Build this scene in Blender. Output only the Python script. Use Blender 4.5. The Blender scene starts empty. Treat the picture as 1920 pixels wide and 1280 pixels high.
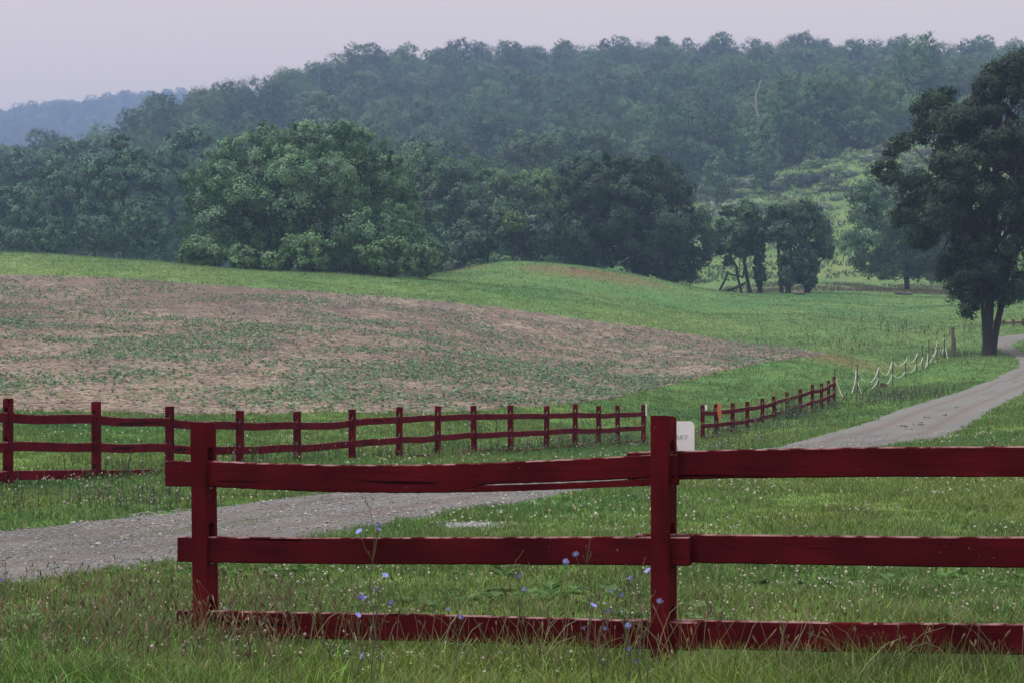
import bpy, bmesh, math, random
import numpy as np
from mathutils import Vector, Matrix

# ------------------------------------------------------------------ camera, sky, sun, exposure
sc = bpy.context.scene
COL = sc.collection
R = math.radians
H = 1.31            # eye height, metres
F = 4100.0          # focal length in pixels of a 1920 px wide picture
cam = bpy.data.objects.new('camera', bpy.data.cameras.new('camera')); COL.objects.link(cam)
cam.location = (0, 0, H); cam.rotation_euler = (R(90), 0, 0)
cam.data.sensor_width = 36.0; cam.data.lens = F / 1920 * 36.0
cam.data.shift_y = 88 / 1920
cam.data.clip_start = 0.1; cam.data.clip_end = 6000
sc.camera = cam

SUN_EL, SUN_AZ = R(62), R(-100)     # azimuth clockwise from +Y
w = bpy.data.worlds.new('World'); sc.world = w; w.use_nodes = True
nt = w.node_tree; nt.nodes.clear()
out = nt.nodes.new('ShaderNodeOutputWorld'); bg = nt.nodes.new('ShaderNodeBackground')
sky = nt.nodes.new('ShaderNodeTexSky'); sky.sky_type = 'NISHITA'; sky.sun_disc = False
sky.sun_elevation = SUN_EL; sky.sun_rotation = SUN_AZ; sky.dust_density = 4.0
tc = nt.nodes.new('ShaderNodeTexCoord'); sx = nt.nodes.new('ShaderNodeSeparateXYZ')
ramp = nt.nodes.new('ShaderNodeValToRGB')
cr = ramp.color_ramp
cr.elements[0].position = 0.0; cr.elements[0].color = (8.5, 6.1, 4.9, 1)
cr.elements[1].position = 1.0; cr.elements[1].color = (17, 16.8, 17, 1)
e = cr.elements.new(0.13); e.color = (10.1, 7.7, 6.2, 1)
e = cr.elements.new(0.2); e.color = (10.7, 8.6, 7.3, 1)
e = cr.elements.new(0.5); e.color = (12.5, 12, 12.2, 1)
nz = nt.nodes.new('ShaderNodeTexNoise'); nz.inputs['Scale'].default_value = 1.6; nz.inputs['Detail'].default_value = 3
mrn = nt.nodes.new('ShaderNodeMapRange'); mrn.inputs['To Min'].default_value = 0.9; mrn.inputs['To Max'].default_value = 1.1
vm = nt.nodes.new('ShaderNodeVectorMath'); vm.operation = 'SCALE'
mix = nt.nodes.new('ShaderNodeMix'); mix.data_type = 'RGBA'; mix.inputs['Factor'].default_value = 0.9
L = nt.links.new
L(tc.outputs['Generated'], sx.inputs[0]); L(sx.outputs['Z'], ramp.inputs['Fac'])
L(tc.outputs['Generated'], nz.inputs['Vector']); L(nz.outputs['Fac'], mrn.inputs['Value'])
L(ramp.outputs['Color'], vm.inputs[0]); L(mrn.outputs['Result'], vm.inputs['Scale'])
L(sky.outputs['Color'], mix.inputs['A']); L(vm.outputs[0], mix.inputs['B'])
L(mix.outputs['Result'], bg.inputs['Color']); bg.inputs['Strength'].default_value = 0.1
L(bg.outputs[0], out.inputs['Surface'])

sl = bpy.data.lights.new('sun', 'SUN'); sl.energy = 2.0; sl.angle = R(22); sl.color = (1.0, 0.96, 0.9)
sun = bpy.data.objects.new('sun', sl); COL.objects.link(sun)
sd = Vector((math.sin(SUN_AZ) * math.cos(SUN_EL), math.cos(SUN_AZ) * math.cos(SUN_EL), math.sin(SUN_EL)))
sun.rotation_euler = sd.to_track_quat('Z', 'Y').to_euler(); sun.location = (0, -20, 60)

sc.view_settings.view_transform = 'Standard'; sc.view_settings.look = 'None'
sc.view_settings.exposure = 0.0; sc.view_settings.gamma = 1.0
cy = sc.cycles
cy.use_denoising = True; cy.max_bounces = 5; cy.diffuse_bounces = 3; cy.glossy_bounces = 2
cy.transmission_bounces = 3; cy.transparent_max_bounces = 4; cy.volume_bounces = 1
HAZE_DENSITY = 0.00042

# ------------------------------------------------------------------ helpers
RNG = np.random.default_rng(7)
random.seed(5)

def tag(o, label=None, cat=None, group=None, kind=None):
    if label: o['label'] = label
    if cat: o['category'] = cat
    if group: o['group'] = group
    if kind: o['kind'] = kind
    return o

def empty(name, loc, label, cat, group=None):
    o = bpy.data.objects.new(name, None); COL.objects.link(o); o.location = loc
    o.empty_display_size = 0.2
    return tag(o, label, cat, group)

def link(name, me, mat=None, parent=None, loc=None):
    o = bpy.data.objects.new(name, me); COL.objects.link(o)
    if mat is not None and len(me.materials) == 0: me.materials.append(mat)
    if parent is not None: o.parent = parent
    if loc is not None: o.location = loc
    return o

def np_mesh(name, V, T, col=None, smooth=False, n=3):
    """mesh from arrays: V (N,3), T (M,n) faces, col (N,3) vertex colour"""
    me = bpy.data.meshes.new(name)
    V = np.ascontiguousarray(V, dtype=np.float32); T = np.ascontiguousarray(T, dtype=np.int32)
    me.vertices.add(len(V)); me.vertices.foreach_set('co', V.ravel())
    me.loops.add(T.size); me.loops.foreach_set('vertex_index', T.ravel())
    me.polygons.add(len(T)); me.polygons.foreach_set('loop_start', np.arange(0, T.size, n, dtype=np.int32))
    me.polygons.foreach_set('use_smooth', np.full(len(T), bool(smooth)))
    me.update(calc_edges=True)
    if col is not None:
        a = me.color_attributes.new('col', 'FLOAT_COLOR', 'POINT')
        c = np.ones((len(V), 4), dtype=np.float32); c[:, :3] = col
        a.data.foreach_set('color', c.ravel())
    return me

def tube_arrays(P, rad, sides=7, cap=True):
    P = np.asarray(P, float); rad = np.asarray(rad, float); n = len(P)
    T = np.gradient(P, axis=0); T /= np.linalg.norm(T, axis=1)[:, None] + 1e-9
    ref = np.array([0, 0, 1.0]) if abs(T[0][2]) < 0.9 else np.array([0, 1.0, 0])
    V = []; a = np.arange(sides) / sides * 2 * math.pi
    for i in range(n):
        s = np.cross(T[i], ref); s /= np.linalg.norm(s) + 1e-9
        u = np.cross(s, T[i])
        V.append(P[i] + rad[i] * (np.cos(a)[:, None] * s + np.sin(a)[:, None] * u))
    V = np.concatenate(V); Fs = []
    for i in range(n - 1):
        for k in range(sides):
            k2 = (k + 1) % sides
            q = (i * sides + k, i * sides + k2, (i + 1) * sides + k2, (i + 1) * sides + k)
            Fs += [(q[0], q[1], q[2]), (q[0], q[2], q[3])]
    if cap:
        for base in (0, (n - 1) * sides):
            for k in range(1, sides - 1): Fs.append((base, base + k, base + k + 1))
    return V, np.array(Fs)

class Acc:
    def __init__(s): s.V = []; s.T = []; s.C = []; s.n = 0
    def add(s, V, T, c=None):
        s.V.append(V); s.T.append(np.asarray(T) + s.n); s.n += len(V)
        if c is not None: s.C.append(np.broadcast_to(np.asarray(c, float), (len(V), 3)))
    def tube(s, P, r, sides=7, c=None): V, T = tube_arrays(P, r, sides); s.add(V, T, c)
    def mesh(s, name, smooth=False):
        return np_mesh(name, np.concatenate(s.V), np.concatenate(s.T), np.concatenate(s.C) if s.C else None, smooth)

def hash2(ix, iy, seed):
    h = (ix.astype(np.int64) * 374761393 + iy.astype(np.int64) * 668265263 + seed * 1442695041) & 0xffffffff
    h = ((h ^ (h >> 13)) * 1274126177) & 0xffffffff
    return ((h ^ (h >> 16)) & 0xffff) / 65535.0

def vnoise(x, y, seed=0):
    ix = np.floor(x); iy = np.floor(y); fx = x - ix; fy = y - iy
    fx = fx * fx * (3 - 2 * fx); fy = fy * fy * (3 - 2 * fy)
    a = hash2(ix, iy, seed); b = hash2(ix + 1, iy, seed); c = hash2(ix, iy + 1, seed); d = hash2(ix + 1, iy + 1, seed)
    return (a * (1 - fx) + b * fx) * (1 - fy) + (c * (1 - fx) + d * fx) * fy

def fbm(x, y, seed=0, oct=3):
    s = 0; a = 1; t = 0
    for k in range(oct):
        s = s + a * vnoise(x * 2 ** k, y * 2 ** k, seed + k * 17); t += a; a *= 0.5
    return s / t

def inside(X, Y, poly):
    r = np.zeros(len(X), bool); n = len(poly)
    for i in range(n):
        x1, y1 = poly[i][:2]; x2, y2 = poly[(i + 1) % n][:2]
        if y1 == y2: continue
        c = ((y1 > Y) != (y2 > Y)) & (X < (x2 - x1) * (Y - y1) / (y2 - y1) + x1)
        r ^= c
    return r

# ------------------------------------------------------------------ materials
MATS = {}
def nodes(name):
    m = bpy.data.materials.new(name); m.use_nodes = True
    m.node_tree.nodes.clear(); MATS[name] = m
    N = m.node_tree.nodes; Lk = m.node_tree.links.new
    o = N.new('ShaderNodeOutputMaterial')
    return m, N, Lk, o

def leaf_mat(name, hue=0.03, val=0.5, transl=0.3, rough=0.55, gloss=0.06):
    m, N, Lk, o = nodes(name)
    at = N.new('ShaderNodeAttribute'); at.attribute_name = 'col'
    oi = N.new('ShaderNodeObjectInfo')
    hs = N.new('ShaderNodeHueSaturation')
    a = N.new('ShaderNodeMapRange'); a.inputs['To Min'].default_value = 0.5 - hue; a.inputs['To Max'].default_value = 0.5 + hue
    b = N.new('ShaderNodeMapRange'); b.inputs['To Min'].default_value = 1 - val; b.inputs['To Max'].default_value = 1 + val
    mu = N.new('ShaderNodeMath'); mu.operation = 'MULTIPLY'; mu.inputs[1].default_value = 7.31
    fr = N.new('ShaderNodeMath'); fr.operation = 'FRACT'
    Lk(oi.outputs['Random'], a.inputs['Value']); Lk(oi.outputs['Random'], mu.inputs[0]); Lk(mu.outputs[0], fr.inputs[0]); Lk(fr.outputs[0], b.inputs['Value'])
    Lk(a.outputs[0], hs.inputs['Hue']); Lk(b.outputs[0], hs.inputs['Value']); Lk(at.outputs['Color'], hs.inputs['Color'])
    d = N.new('ShaderNodeBsdfDiffuse'); t = N.new('ShaderNodeBsdfTranslucent'); g = N.new('ShaderNodeBsdfGlossy')
    g.inputs['Roughness'].default_value = rough
    mx = N.new('ShaderNodeMixShader'); mx.inputs[0].default_value = transl
    mx2 = N.new('ShaderNodeMixShader'); mx2.inputs[0].default_value = gloss
    Lk(hs.outputs[0], d.inputs[0]); Lk(hs.outputs[0], t.inputs[0])
    Lk(d.outputs[0], mx.inputs[1]); Lk(t.outputs[0], mx.inputs[2])
    Lk(mx.outputs[0], mx2.inputs[1]); Lk(g.outputs[0], mx2.inputs[2]); Lk(mx2.outputs[0], o.inputs[0])
    return m

def plain(name, col, rough=0.8, noise=None, bump=0.0, metallic=0.0, scale=(1, 1, 1)):
    """principled with noise between two colours in object space"""
    m, N, Lk, o = nodes(name)
    p = N.new('ShaderNodeBsdfPrincipled'); p.inputs['Roughness'].default_value = rough; p.inputs['Metallic'].default_value = metallic
    tcn = N.new('ShaderNodeTexCoord'); mp = N.new('ShaderNodeMapping'); mp.inputs['Scale'].default_value = scale
    Lk(tcn.outputs['Object'], mp.inputs['Vector'])
    n1 = N.new('ShaderNodeTexNoise'); n1.inputs['Scale'].default_value = 8; n1.inputs['Detail'].default_value = 6
    Lk(mp.outputs[0], n1.inputs['Vector'])
    mxc = N.new('ShaderNodeMix'); mxc.data_type = 'RGBA'
    mxc.inputs['A'].default_value = (*col, 1); mxc.inputs['B'].default_value = (*(noise or col), 1)
    rm = N.new('ShaderNodeMapRange'); rm.inputs['From Min'].default_value = 0.35; rm.inputs['From Max'].default_value = 0.65
    Lk(n1.outputs['Fac'], rm.inputs['Value']); Lk(rm.outputs[0], mxc.inputs['Factor'])
    Lk(mxc.outputs['Result'], p.inputs['Base Color'])
    if bump:
        b = N.new('ShaderNodeBump'); b.inputs['Strength'].default_value = bump; b.inputs['Distance'].default_value = 0.01
        Lk(n1.outputs['Fac'], b.inputs['Height']); Lk(b.outputs[0], p.inputs['Normal'])
    Lk(p.outputs[0], o.inputs[0])
    return m

def red_paint(name, base, scale, axis_scale, worn=(0.33, 0.19, 0.19)):
    """old dark red paint on sawn boards: long grain, dark checks, paint worn off the upper faces"""
    m, N, Lk, o = nodes(name)
    p = N.new('ShaderNodeBsdfPrincipled'); p.inputs['Roughness'].default_value = 0.75
    p.inputs['Specular IOR Level'].default_value = 0.03
    tcn = N.new('ShaderNodeTexCoord'); geo = N.new('ShaderNodeNewGeometry'); oi = N.new('ShaderNodeObjectInfo')
    ad = N.new('ShaderNodeVectorMath'); ad.operation = 'ADD'; Lk(tcn.outputs['Object'], ad.inputs[0])
    sc_ = N.new('ShaderNodeVectorMath'); sc_.operation = 'SCALE'; sc_.inputs['Scale'].default_value = 37.0
    cmb = N.new('ShaderNodeCombineXYZ'); Lk(oi.outputs['Random'], cmb.inputs[0]); Lk(oi.outputs['Random'], cmb.inputs[1])
    Lk(cmb.outputs[0], sc_.inputs[0]); Lk(sc_.outputs[0], ad.inputs[1])
    mp = N.new('ShaderNodeMapping'); mp.inputs['Scale'].default_value = axis_scale; Lk(ad.outputs[0], mp.inputs['Vector'])
    n1 = N.new('ShaderNodeTexNoise'); n1.inputs['Scale'].default_value = scale; n1.inputs['Detail'].default_value = 8; n1.inputs['Roughness'].default_value = 0.65
    Lk(mp.outputs[0], n1.inputs['Vector'])
    n2 = N.new('ShaderNodeTexNoise'); n2.inputs['Scale'].default_value = 3.0; n2.inputs['Detail'].default_value = 4
    Lk(ad.outputs[0], n2.inputs['Vector'])
    r1 = N.new('ShaderNodeValToRGB'); c = r1.color_ramp
    c.elements[0].position = 0.30; c.elements[0].color = (base[0] * .62, base[1] * .7, base[2] * .7, 1)
    c.elements[1].position = 0.72; c.elements[1].color = (base[0] * 1.25, base[1] * 1.25, base[2] * 1.25, 1)
    Lk(n1.outputs['Fac'], r1.inputs['Fac'])
    mb = N.new('ShaderNodeMix'); mb.data_type = 'RGBA'; mb.blend_type = 'MULTIPLY'; mb.inputs['Factor'].default_value = 1
    r2 = N.new('ShaderNodeValToRGB'); r2.color_ramp.elements[0].position = 0.3; r2.color_ramp.elements[0].color = (.5, .5, .5, 1)
    r2.color_ramp.elements[1].position = 0.7; r2.color_ramp.elements[1].color = (1.12, 1.1, 1.12, 1)
    Lk(n2.outputs['Fac'], r2.inputs['Fac']); Lk(r1.outputs[0], mb.inputs['A']); Lk(r2.outputs[0], mb.inputs['B'])
    # dark checks along the grain
    mp3 = N.new('ShaderNodeMapping'); mp3.inputs['Scale'].default_value = tuple(v * (0.42 if v == min(axis_scale) else .8) for v in axis_scale)
    Lk(ad.outputs[0], mp3.inputs['Vector'])
    n3 = N.new('ShaderNodeTexNoise'); n3.inputs['Scale'].default_value = scale * 0.5; n3.inputs['Detail'].default_value = 2
    Lk(mp3.outputs[0], n3.inputs['Vector'])
    r3 = N.new('ShaderNodeValToRGB'); r3.color_ramp.elements[0].position = 0.328; r3.color_ramp.elements[0].color = (.22, .2, .2, 1)
    r3.color_ramp.elements[1].position = 0.345; r3.color_ramp.elements[1].color = (1, 1, 1, 1)
    Lk(n3.outputs['Fac'], r3.inputs['Fac'])
    mc = N.new('ShaderNodeMix'); mc.data_type = 'RGBA'; mc.blend_type = 'MULTIPLY'; mc.inputs['Factor'].default_value = 1
    Lk(mb.outputs['Result'], mc.inputs['A']); Lk(r3.outputs[0], mc.inputs['B'])
    # worn upper faces and edges
    sp = N.new('ShaderNodeSeparateXYZ'); Lk(geo.outputs['True Normal'], sp.inputs[0])
    n4 = N.new('ShaderNodeTexNoise'); n4.inputs['Scale'].default_value = 14; n4.inputs['Detail'].default_value = 5; Lk(ad.outputs[0], n4.inputs['Vector'])
    up = N.new('ShaderNodeMapRange'); up.inputs['From Min'].default_value = 0.35; up.inputs['From Max'].default_value = 0.8
    Lk(sp.outputs['Z'], up.inputs['Value'])
    rn = N.new('ShaderNodeMapRange'); rn.inputs['From Min'].default_value = 0.42; rn.inputs['From Max'].default_value = 0.6
    Lk(n4.outputs['Fac'], rn.inputs['Value'])
    mm = N.new('ShaderNodeMath'); mm.operation = 'MULTIPLY'; Lk(up.outputs[0], mm.inputs[0]); Lk(rn.outputs[0], mm.inputs[1])
    # small flakes anywhere
    n5 = N.new('ShaderNodeTexNoise'); n5.inputs['Scale'].default_value = 48; n5.inputs['Detail'].default_value = 3; Lk(ad.outputs[0], n5.inputs['Vector'])
    rf = N.new('ShaderNodeMapRange'); rf.inputs['From Min'].default_value = 0.735; rf.inputs['From Max'].default_value = 0.75; Lk(n5.outputs['Fac'], rf.inputs['Value'])
    mxx = N.new('ShaderNodeMath'); mxx.operation = 'MAXIMUM'; Lk(mm.outputs[0], mxx.inputs[0]); Lk(rf.outputs[0], mxx.inputs[1])
    mw = N.new('ShaderNodeMix'); mw.data_type = 'RGBA'; mw.inputs['B'].default_value = (*worn, 1)
    Lk(mxx.outputs[0], mw.inputs['Factor']); Lk(mc.outputs['Result'], mw.inputs['A']); Lk(mw.outputs['Result'], p.inputs['Base Color'])
    b = N.new('ShaderNodeBump'); b.inputs['Strength'].default_value = 0.6; b.inputs['Distance'].default_value = 0.003
    b2 = N.new('ShaderNodeBump'); b2.inputs['Strength'].default_value = 0.9; b2.inputs['Distance'].default_value = 0.004
    Lk(n1.outputs['Fac'], b.inputs['Height']); Lk(r3.outputs[0], b2.inputs['Height']); Lk(b.outputs[0], b2.inputs['Normal']); Lk(b2.outputs[0], p.inputs['Normal'])
    Lk(p.outputs[0], o.inputs[0])
    return m

def ground_mat(name, fine_scale, lo, hi, bump, bump_scale=40, rough=0.95, stretch=(1, 1, 1)):
    """vertex colour (what grows or lies there) times fine procedural variation"""
    m, N, Lk, o = nodes(name)
    at = N.new('ShaderNodeAttribute'); at.attribute_name = 'col'
    tcn = N.new('ShaderNodeTexCoord')
    mp = N.new('ShaderNodeMapping'); mp.inputs['Scale'].default_value = stretch; Lk(tcn.outputs['Object'], mp.inputs['Vector'])
    n1 = N.new('ShaderNodeTexNoise'); n1.inputs['Scale'].default_value = fine_scale; n1.inputs['Detail'].default_value = 9; n1.inputs['Roughness'].default_value = 0.7
    n2 = N.new('ShaderNodeTexNoise'); n2.inputs['Scale'].default_value = bump_scale; n2.inputs['Detail'].default_value = 4
    Lk(mp.outputs[0], n1.inputs['Vector']); Lk(mp.outputs[0], n2.inputs['Vector'])
    r1 = N.new('ShaderNodeValToRGB'); r1.color_ramp.elements[0].position = 0.33; r1.color_ramp.elements[0].color = (*lo, 1)
    r1.color_ramp.elements[1].position = 0.67; r1.color_ramp.elements[1].color = (*hi, 1)
    Lk(n1.outputs['Fac'], r1.inputs['Fac'])
    mb = N.new('ShaderNodeMix'); mb.data_type = 'RGBA'; mb.blend_type = 'MULTIPLY'; mb.inputs['Factor'].default_value = 1
    Lk(at.outputs['Color'], mb.inputs['A']); Lk(r1.outputs[0], mb.inputs['B'])
    p = N.new('ShaderNodeBsdfPrincipled'); p.inputs['Roughness'].default_value = rough; p.inputs['Specular IOR Level'].default_value = 0.15
    Lk(mb.outputs['Result'], p.inputs['Base Color'])
    b = N.new('ShaderNodeBump'); b.inputs['Strength'].default_value = bump; b.inputs['Distance'].default_value = 0.05
    Lk(n2.outputs['Fac'], b.inputs['Height']); Lk(b.outputs[0], p.inputs['Normal']); Lk(p.outputs[0], o.inputs[0])
    return m

M_FOREST = leaf_mat('forest_leaves', hue=0.03, val=0.52, transl=0.2, gloss=0.03)
M_LEAF = leaf_mat('tree_leaves', hue=0.0, val=0.0, transl=0.22, gloss=0.035, rough=0.45)
M_GRASS = leaf_mat('grass_blades', hue=0.0, val=0.0, transl=0.35, gloss=0.03)
M_BARK = plain('bark', (0.038, 0.031, 0.028), 0.95, (0.016, 0.013, 0.013), 0.8, scale=(3, 3, .5))
M_PALEBARK = plain('pale_bark', (0.28, 0.27, 0.26), 0.9, (0.17, 0.16, 0.155), 0.5)
M_RAIL = red_paint('red_rail_paint', (0.078, 0.0055, 0.0090), 9, (0.35, 6, 6))
M_POST = red_paint('red_post_paint', (0.098, 0.0062, 0.0105), 9, (5, 5, 0.35), worn=(0.26, 0.23, 0.22))
M_FRAIL = red_paint('far_red_rail_paint', (0.120, 0.004, 0.0115), 7, (0.4, 5, 5))
M_FPOST = red_paint('far_red_post_paint', (0.105, 0.003, 0.0095), 7, (4, 4, 0.4), worn=(0.26, 0.2, 0.2))
M_GREYWOOD = plain('grey_weathered_wood', (0.13, 0.115, 0.1), 0.9, (0.06, 0.05, 0.045), 0.6, scale=(3, 3, .5))
M_BROWNWOOD = plain('brown_wood', (0.10, 0.05, 0.032), 0.9, (0.05, 0.028, 0.02), 0.6)
M_STEEL = plain('dark_steel_post', (0.03, 0.035, 0.03), 0.7, (0.06, 0.055, 0.045), 0.2)
M_ROPE = plain('white_tape', (0.50, 0.50, 0.46), 0.8, (0.34, 0.35, 0.3), 0.2)
M_WHITE = plain('white_sign_face', (0.84, 0.84, 0.88), 0.55, (0.74, 0.74, 0.79), 0.05)
M_BLACK = plain('black_lettering', (0.03, 0.03, 0.035), 0.7)
M_GREYINK = plain('faded_lettering', (0.34, 0.33, 0.36), 0.8, (0.62, 0.6, 0.64))
M_ORANGE = plain('orange_reflector', (0.62, 0.13, 0.03), 0.5, (0.5, 0.1, 0.03))
M_ROCK = plain('brown_rock', (0.13, 0.085, 0.075), 0.95, (0.07, 0.055, 0.055), 0.8)

# ------------------------------------------------------------------ terrain
def W(px, py, Z): return ((px - 960) / F * Z, Z, H - (py - 728) / F * Z)
CT = []      # control points X, Z, z
def cp(px, py, Z): CT.append(W(px, py, Z))
def cz(px, Z, z): CT.append(((px - 960) / F * Z, Z, z))
for px in (-1100, -500, 200, 960, 1700, 2400, 3000):
    for Z in (8, 12, 18): cz(px, Z, 0.0)
for px in (0, 500, 960, 1400, 1900): cz(px, 24, 0.0)
COLS = {
 -900: [('z', 30, .15), ('z', 45, .6), ('z', 70, 1.9), ('z', 105, 5.2), ('z', 145, 10), ('z', 175, 13.5), ('z', 220, 13.5), ('z', 300, 14), ('z', 420, 22), ('z', 560, 32), ('z', 800, 30), ('z', 1200, 70), ('z', 1800, 150), ('z', 2350, 260), ('z', 2900, 240)],
 0: [(913, 29), (800, 43), (775, 50), (700, 70), (600, 105), (515, 145), (472, 170), ('z', 205, 12), ('z', 250, 12), ('z', 300, 14), ('z', 400, 25), ('z', 520, 41), ('z', 620, 40), ('z', 900, 50), ('z', 1300, 90), ('z', 1800, 175), ('z', 2350, 276), ('z', 2900, 240)],
 300: [(893, 32.5), (778, 52), (700, 73), (600, 108), (530, 142), (492, 165), ('z', 205, 10.5), ('z', 250, 11), ('z', 350, 17), ('z', 500, 42), ('z', 620, 66), ('z', 760, 62), ('z', 1000, 75), ('z', 1500, 120), ('z', 1900, 200), ('z', 2350, 297), ('z', 2900, 260)],
 600: [(877, 36), (773, 56), (700, 77), (600, 115), (545, 145), (512, 168), ('z', 205, 9.6), ('z', 290, 12), ('z', 444, 28), ('z', 571, 53), ('z', 700, 84), ('z', 790, 103), ('z', 900, 102), ('z', 1200, 110), ('z', 1700, 150), ('z', 2350, 270)],
 420: [('z', 571, 55), ('z', 690, 79), ('z', 800, 79)],
 810: [(858, 43), (768, 62), (660, 92), (565, 140), (526, 165), ('z', 200, 11.6), ('z', 250, 12)],
 950: [(848, 48), (764, 68), (680, 95), (600, 133), (577, 142), (520, 178), (491, 205), ('z', 250, 12.7), ('z', 300, 15), ('z', 444, 30), ('z', 571, 57), ('z', 762, 98), ('z', 864, 119.5), ('z', 1000, 114), ('z', 1500, 140), ('z', 2350, 200), ('z', 2900, 180)],
 1200: [(870, 36), (832, 60), (770, 76), (735, 90), (680, 112), (612, 140), (560, 172), (517, 205), ('z', 245, 11.6), ('z', 320, 17), ('z', 444, 33), ('z', 571, 62), ('z', 762, 102), ('z', 870, 120), ('z', 1000, 115)],
 1350: [(858, 48), (827, 65), (760, 86), (700, 105), (633, 140), (590, 170), (547, 203), ('z', 245, 11.4)],
 1500: [(850, 50), (800, 67), (775, 79), (700, 105), (657, 125), (600, 160), (560, 205), (546, 240), (537, 275), ('z', 340, 22), (400, 410), ('z', 540, 60), ('z', 650, 80), ('z', 900, 121), ('z', 1000, 117), ('z', 1500, 140), ('z', 2350, 200)],
 1400: [(420, 400), (335, 455)],
 1600: [(520, 305), (455, 355), (380, 410), (272, 485)],
 1750: [(820, 58), (760, 78), (680, 112), (620, 155), (572, 205), (552, 245), (540, 285), ('z', 350, 26), ('z', 475, 56)],
 1900: [(870, 40), (800, 58), (742, 80), (690, 107), (634, 143), (600, 165), (560, 215), ('z', 290, 15), ('z', 420, 38), ('z', 560, 62), ('z', 720, 95), ('z', 900, 117), ('z', 1000, 114), ('z', 1500, 140), ('z', 2350, 200), ('z', 2900, 180)],
 2700: [('z', 30, 0), ('z', 45, .2), ('z', 60, .7), ('z', 80, 1.6), ('z', 110, 3), ('z', 143, 5), ('z', 215, 10.5), ('z', 290, 16), ('z', 420, 40), ('z', 560, 64), ('z', 720, 96), ('z', 900, 115), ('z', 1500, 130), ('z', 2350, 180)],
}
for px, rows in COLS.items():
    for r in rows:
        if r[0] == 'z': cz(px, r[1], r[2])
        else: cp(px, r[0], r[1])
CT += [W(1607, 742, 91), W(1674, 722, 103), W(1729, 694, 113), W(1771, 672, 123), W(1850, 667, 130), W(1564, 762, 85), W(1440, 842, 53), W(1640, 838, 52)]
CT = np.array(CT)
def _uv(X, Y):
    Yc = np.maximum(Y, 8.0)
    return np.clip(X / Yc, -0.6, 0.6) * 9.0, np.log(Yc) * 3.0
cu, cv = _uv(CT[:, 0], CT[:, 1]); q = CT[:, 2] / CT[:, 1]
def _ker(d2): return 0.5 * d2 * np.log(d2 + 1e-12)
A = _ker((cu[:, None] - cu) ** 2 + (cv[:, None] - cv) ** 2) + np.eye(len(q)) * 1e-3
B = np.stack([np.ones(len(q)), cu, cv], 1)
sol = np.linalg.solve(np.block([[A, B], [B.T, np.zeros((3, 3))]]), np.concatenate([q, np.zeros(3)]))
def height(X, Y):
    X = np.atleast_1d(np.asarray(X, float)); Y = np.atleast_1d(np.asarray(Y, float)); out = np.empty(len(X))
    for s in range(0, len(X), 50000):
        u, v = _uv(X[s:s + 50000], Y[s:s + 50000])
        k = _ker((u[:, None] - cu) ** 2 + (v[:, None] - cv) ** 2)
        qq = k @ sol[:-3] + sol[-3] + sol[-2] * u + sol[-1] * v
        Yc = np.maximum(Y[s:s + 50000], 8.0)
        out[s:s + 50000] = qq * Yc
    amp = np.clip((Y - 26) / 60, 0, 1) * 0.16
    return out + amp * (fbm(X / 7, Y / 7, 3, 2) - 0.5) * 2
def hz(x, y): return float(height([x], [y])[0])
_ZS = np.exp(np.linspace(math.log(6), math.log(1400), 2600))
def ground_px(px, py, zmin=6):
    """point where the ray through a picture position first meets the ground"""
    zs = _ZS[_ZS > zmin]; X = (px - 960) / F * zs; ray = H - (py - 728) / F * zs
    g = height(X, zs); k = np.argmax(ray < g)
    if not (ray < g).any(): k = len(zs) - 1
    k = max(k, 1); a = ray[k - 1] - g[k - 1]; b = g[k] - ray[k]; t = a / (a + b + 1e-9)
    Z = zs[k - 1] + (zs[k] - zs[k - 1]) * t
    return ((px - 960) / F * Z, Z)
def edge(pts, n, zmin=6):
    """picture polyline -> n ground points"""
    pts = np.array(pts, float); s = np.concatenate([[0], np.cumsum(np.hypot(*np.diff(pts, axis=0).T))])
    t = np.linspace(0, s[-1], n)
    return np.array([ground_px(a, b, zmin) for a, b in zip(np.interp(t, s, pts[:, 0]), np.interp(t, s, pts[:, 1]))])
def resample(P, n):
    s = np.concatenate([[0], np.cumsum(np.hypot(*np.diff(P[:, :2], axis=0).T))]); t = np.linspace(0, s[-1], n)
    return np.stack([np.interp(t, s, P[:, i]) for i in range(P.shape[1])], 1)
def smooth_poly(P, it=3):
    P = P.copy()
    for _ in range(it): P[1:-1] = (P[:-2] + 2 * P[1:-1] + P[2:]) / 4
    return P

# road: upper (far) and lower (near) edge as world polylines
upE = np.array([(-12.5, 12.2), (-8.5, 15.4)] + [tuple(p) for p in edge([(0, 1005), (200, 975), (360, 962), (500, 940), (680, 918), (860, 893)], 16)] +
               [(0.2, 38.0), (3.0, 46.0)] + [tuple(p) for p in edge([(1440, 842), (1500, 827), (1600, 801), (1690, 766), (1790, 738), (1850, 715), (1905, 692)], 16)] +
               [tuple(ground_px(*p)) for p in ((1912, 680), (1900, 668), (1868, 652), (1838, 643), (1846, 636), (1880, 631), (1930, 626), (2100, 612))])
loE = np.array([(-9.5, 8.6), (-6.0, 11.8)] + [tuple(p) for p in edge([(0, 1105), (150, 1084), (300, 1062), (420, 1040), (560, 1015), (700, 988), (850, 962), (1000, 937), (1080, 921)], 16)] +
               [(2.9, 34.0), (5.8, 42.0)] + [tuple(p) for p in edge([(1640, 839), (1740, 825), (1800, 812), (1835, 785), (1870, 763), (1925, 735)], 12)] +
               [tuple(ground_px(*p)) for p in ((1975, 712), (1990, 690), (1950, 670), (1915, 658), (1893, 648), (1900, 641), (1950, 634), (2100, 622))])
upE = smooth_poly(resample(upE, 160), 2); loE = smooth_poly(resample(loE, 160), 2)
ROAD = [tuple(p) for p in upE] + [tuple(p) for p in loE[::-1]]
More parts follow.
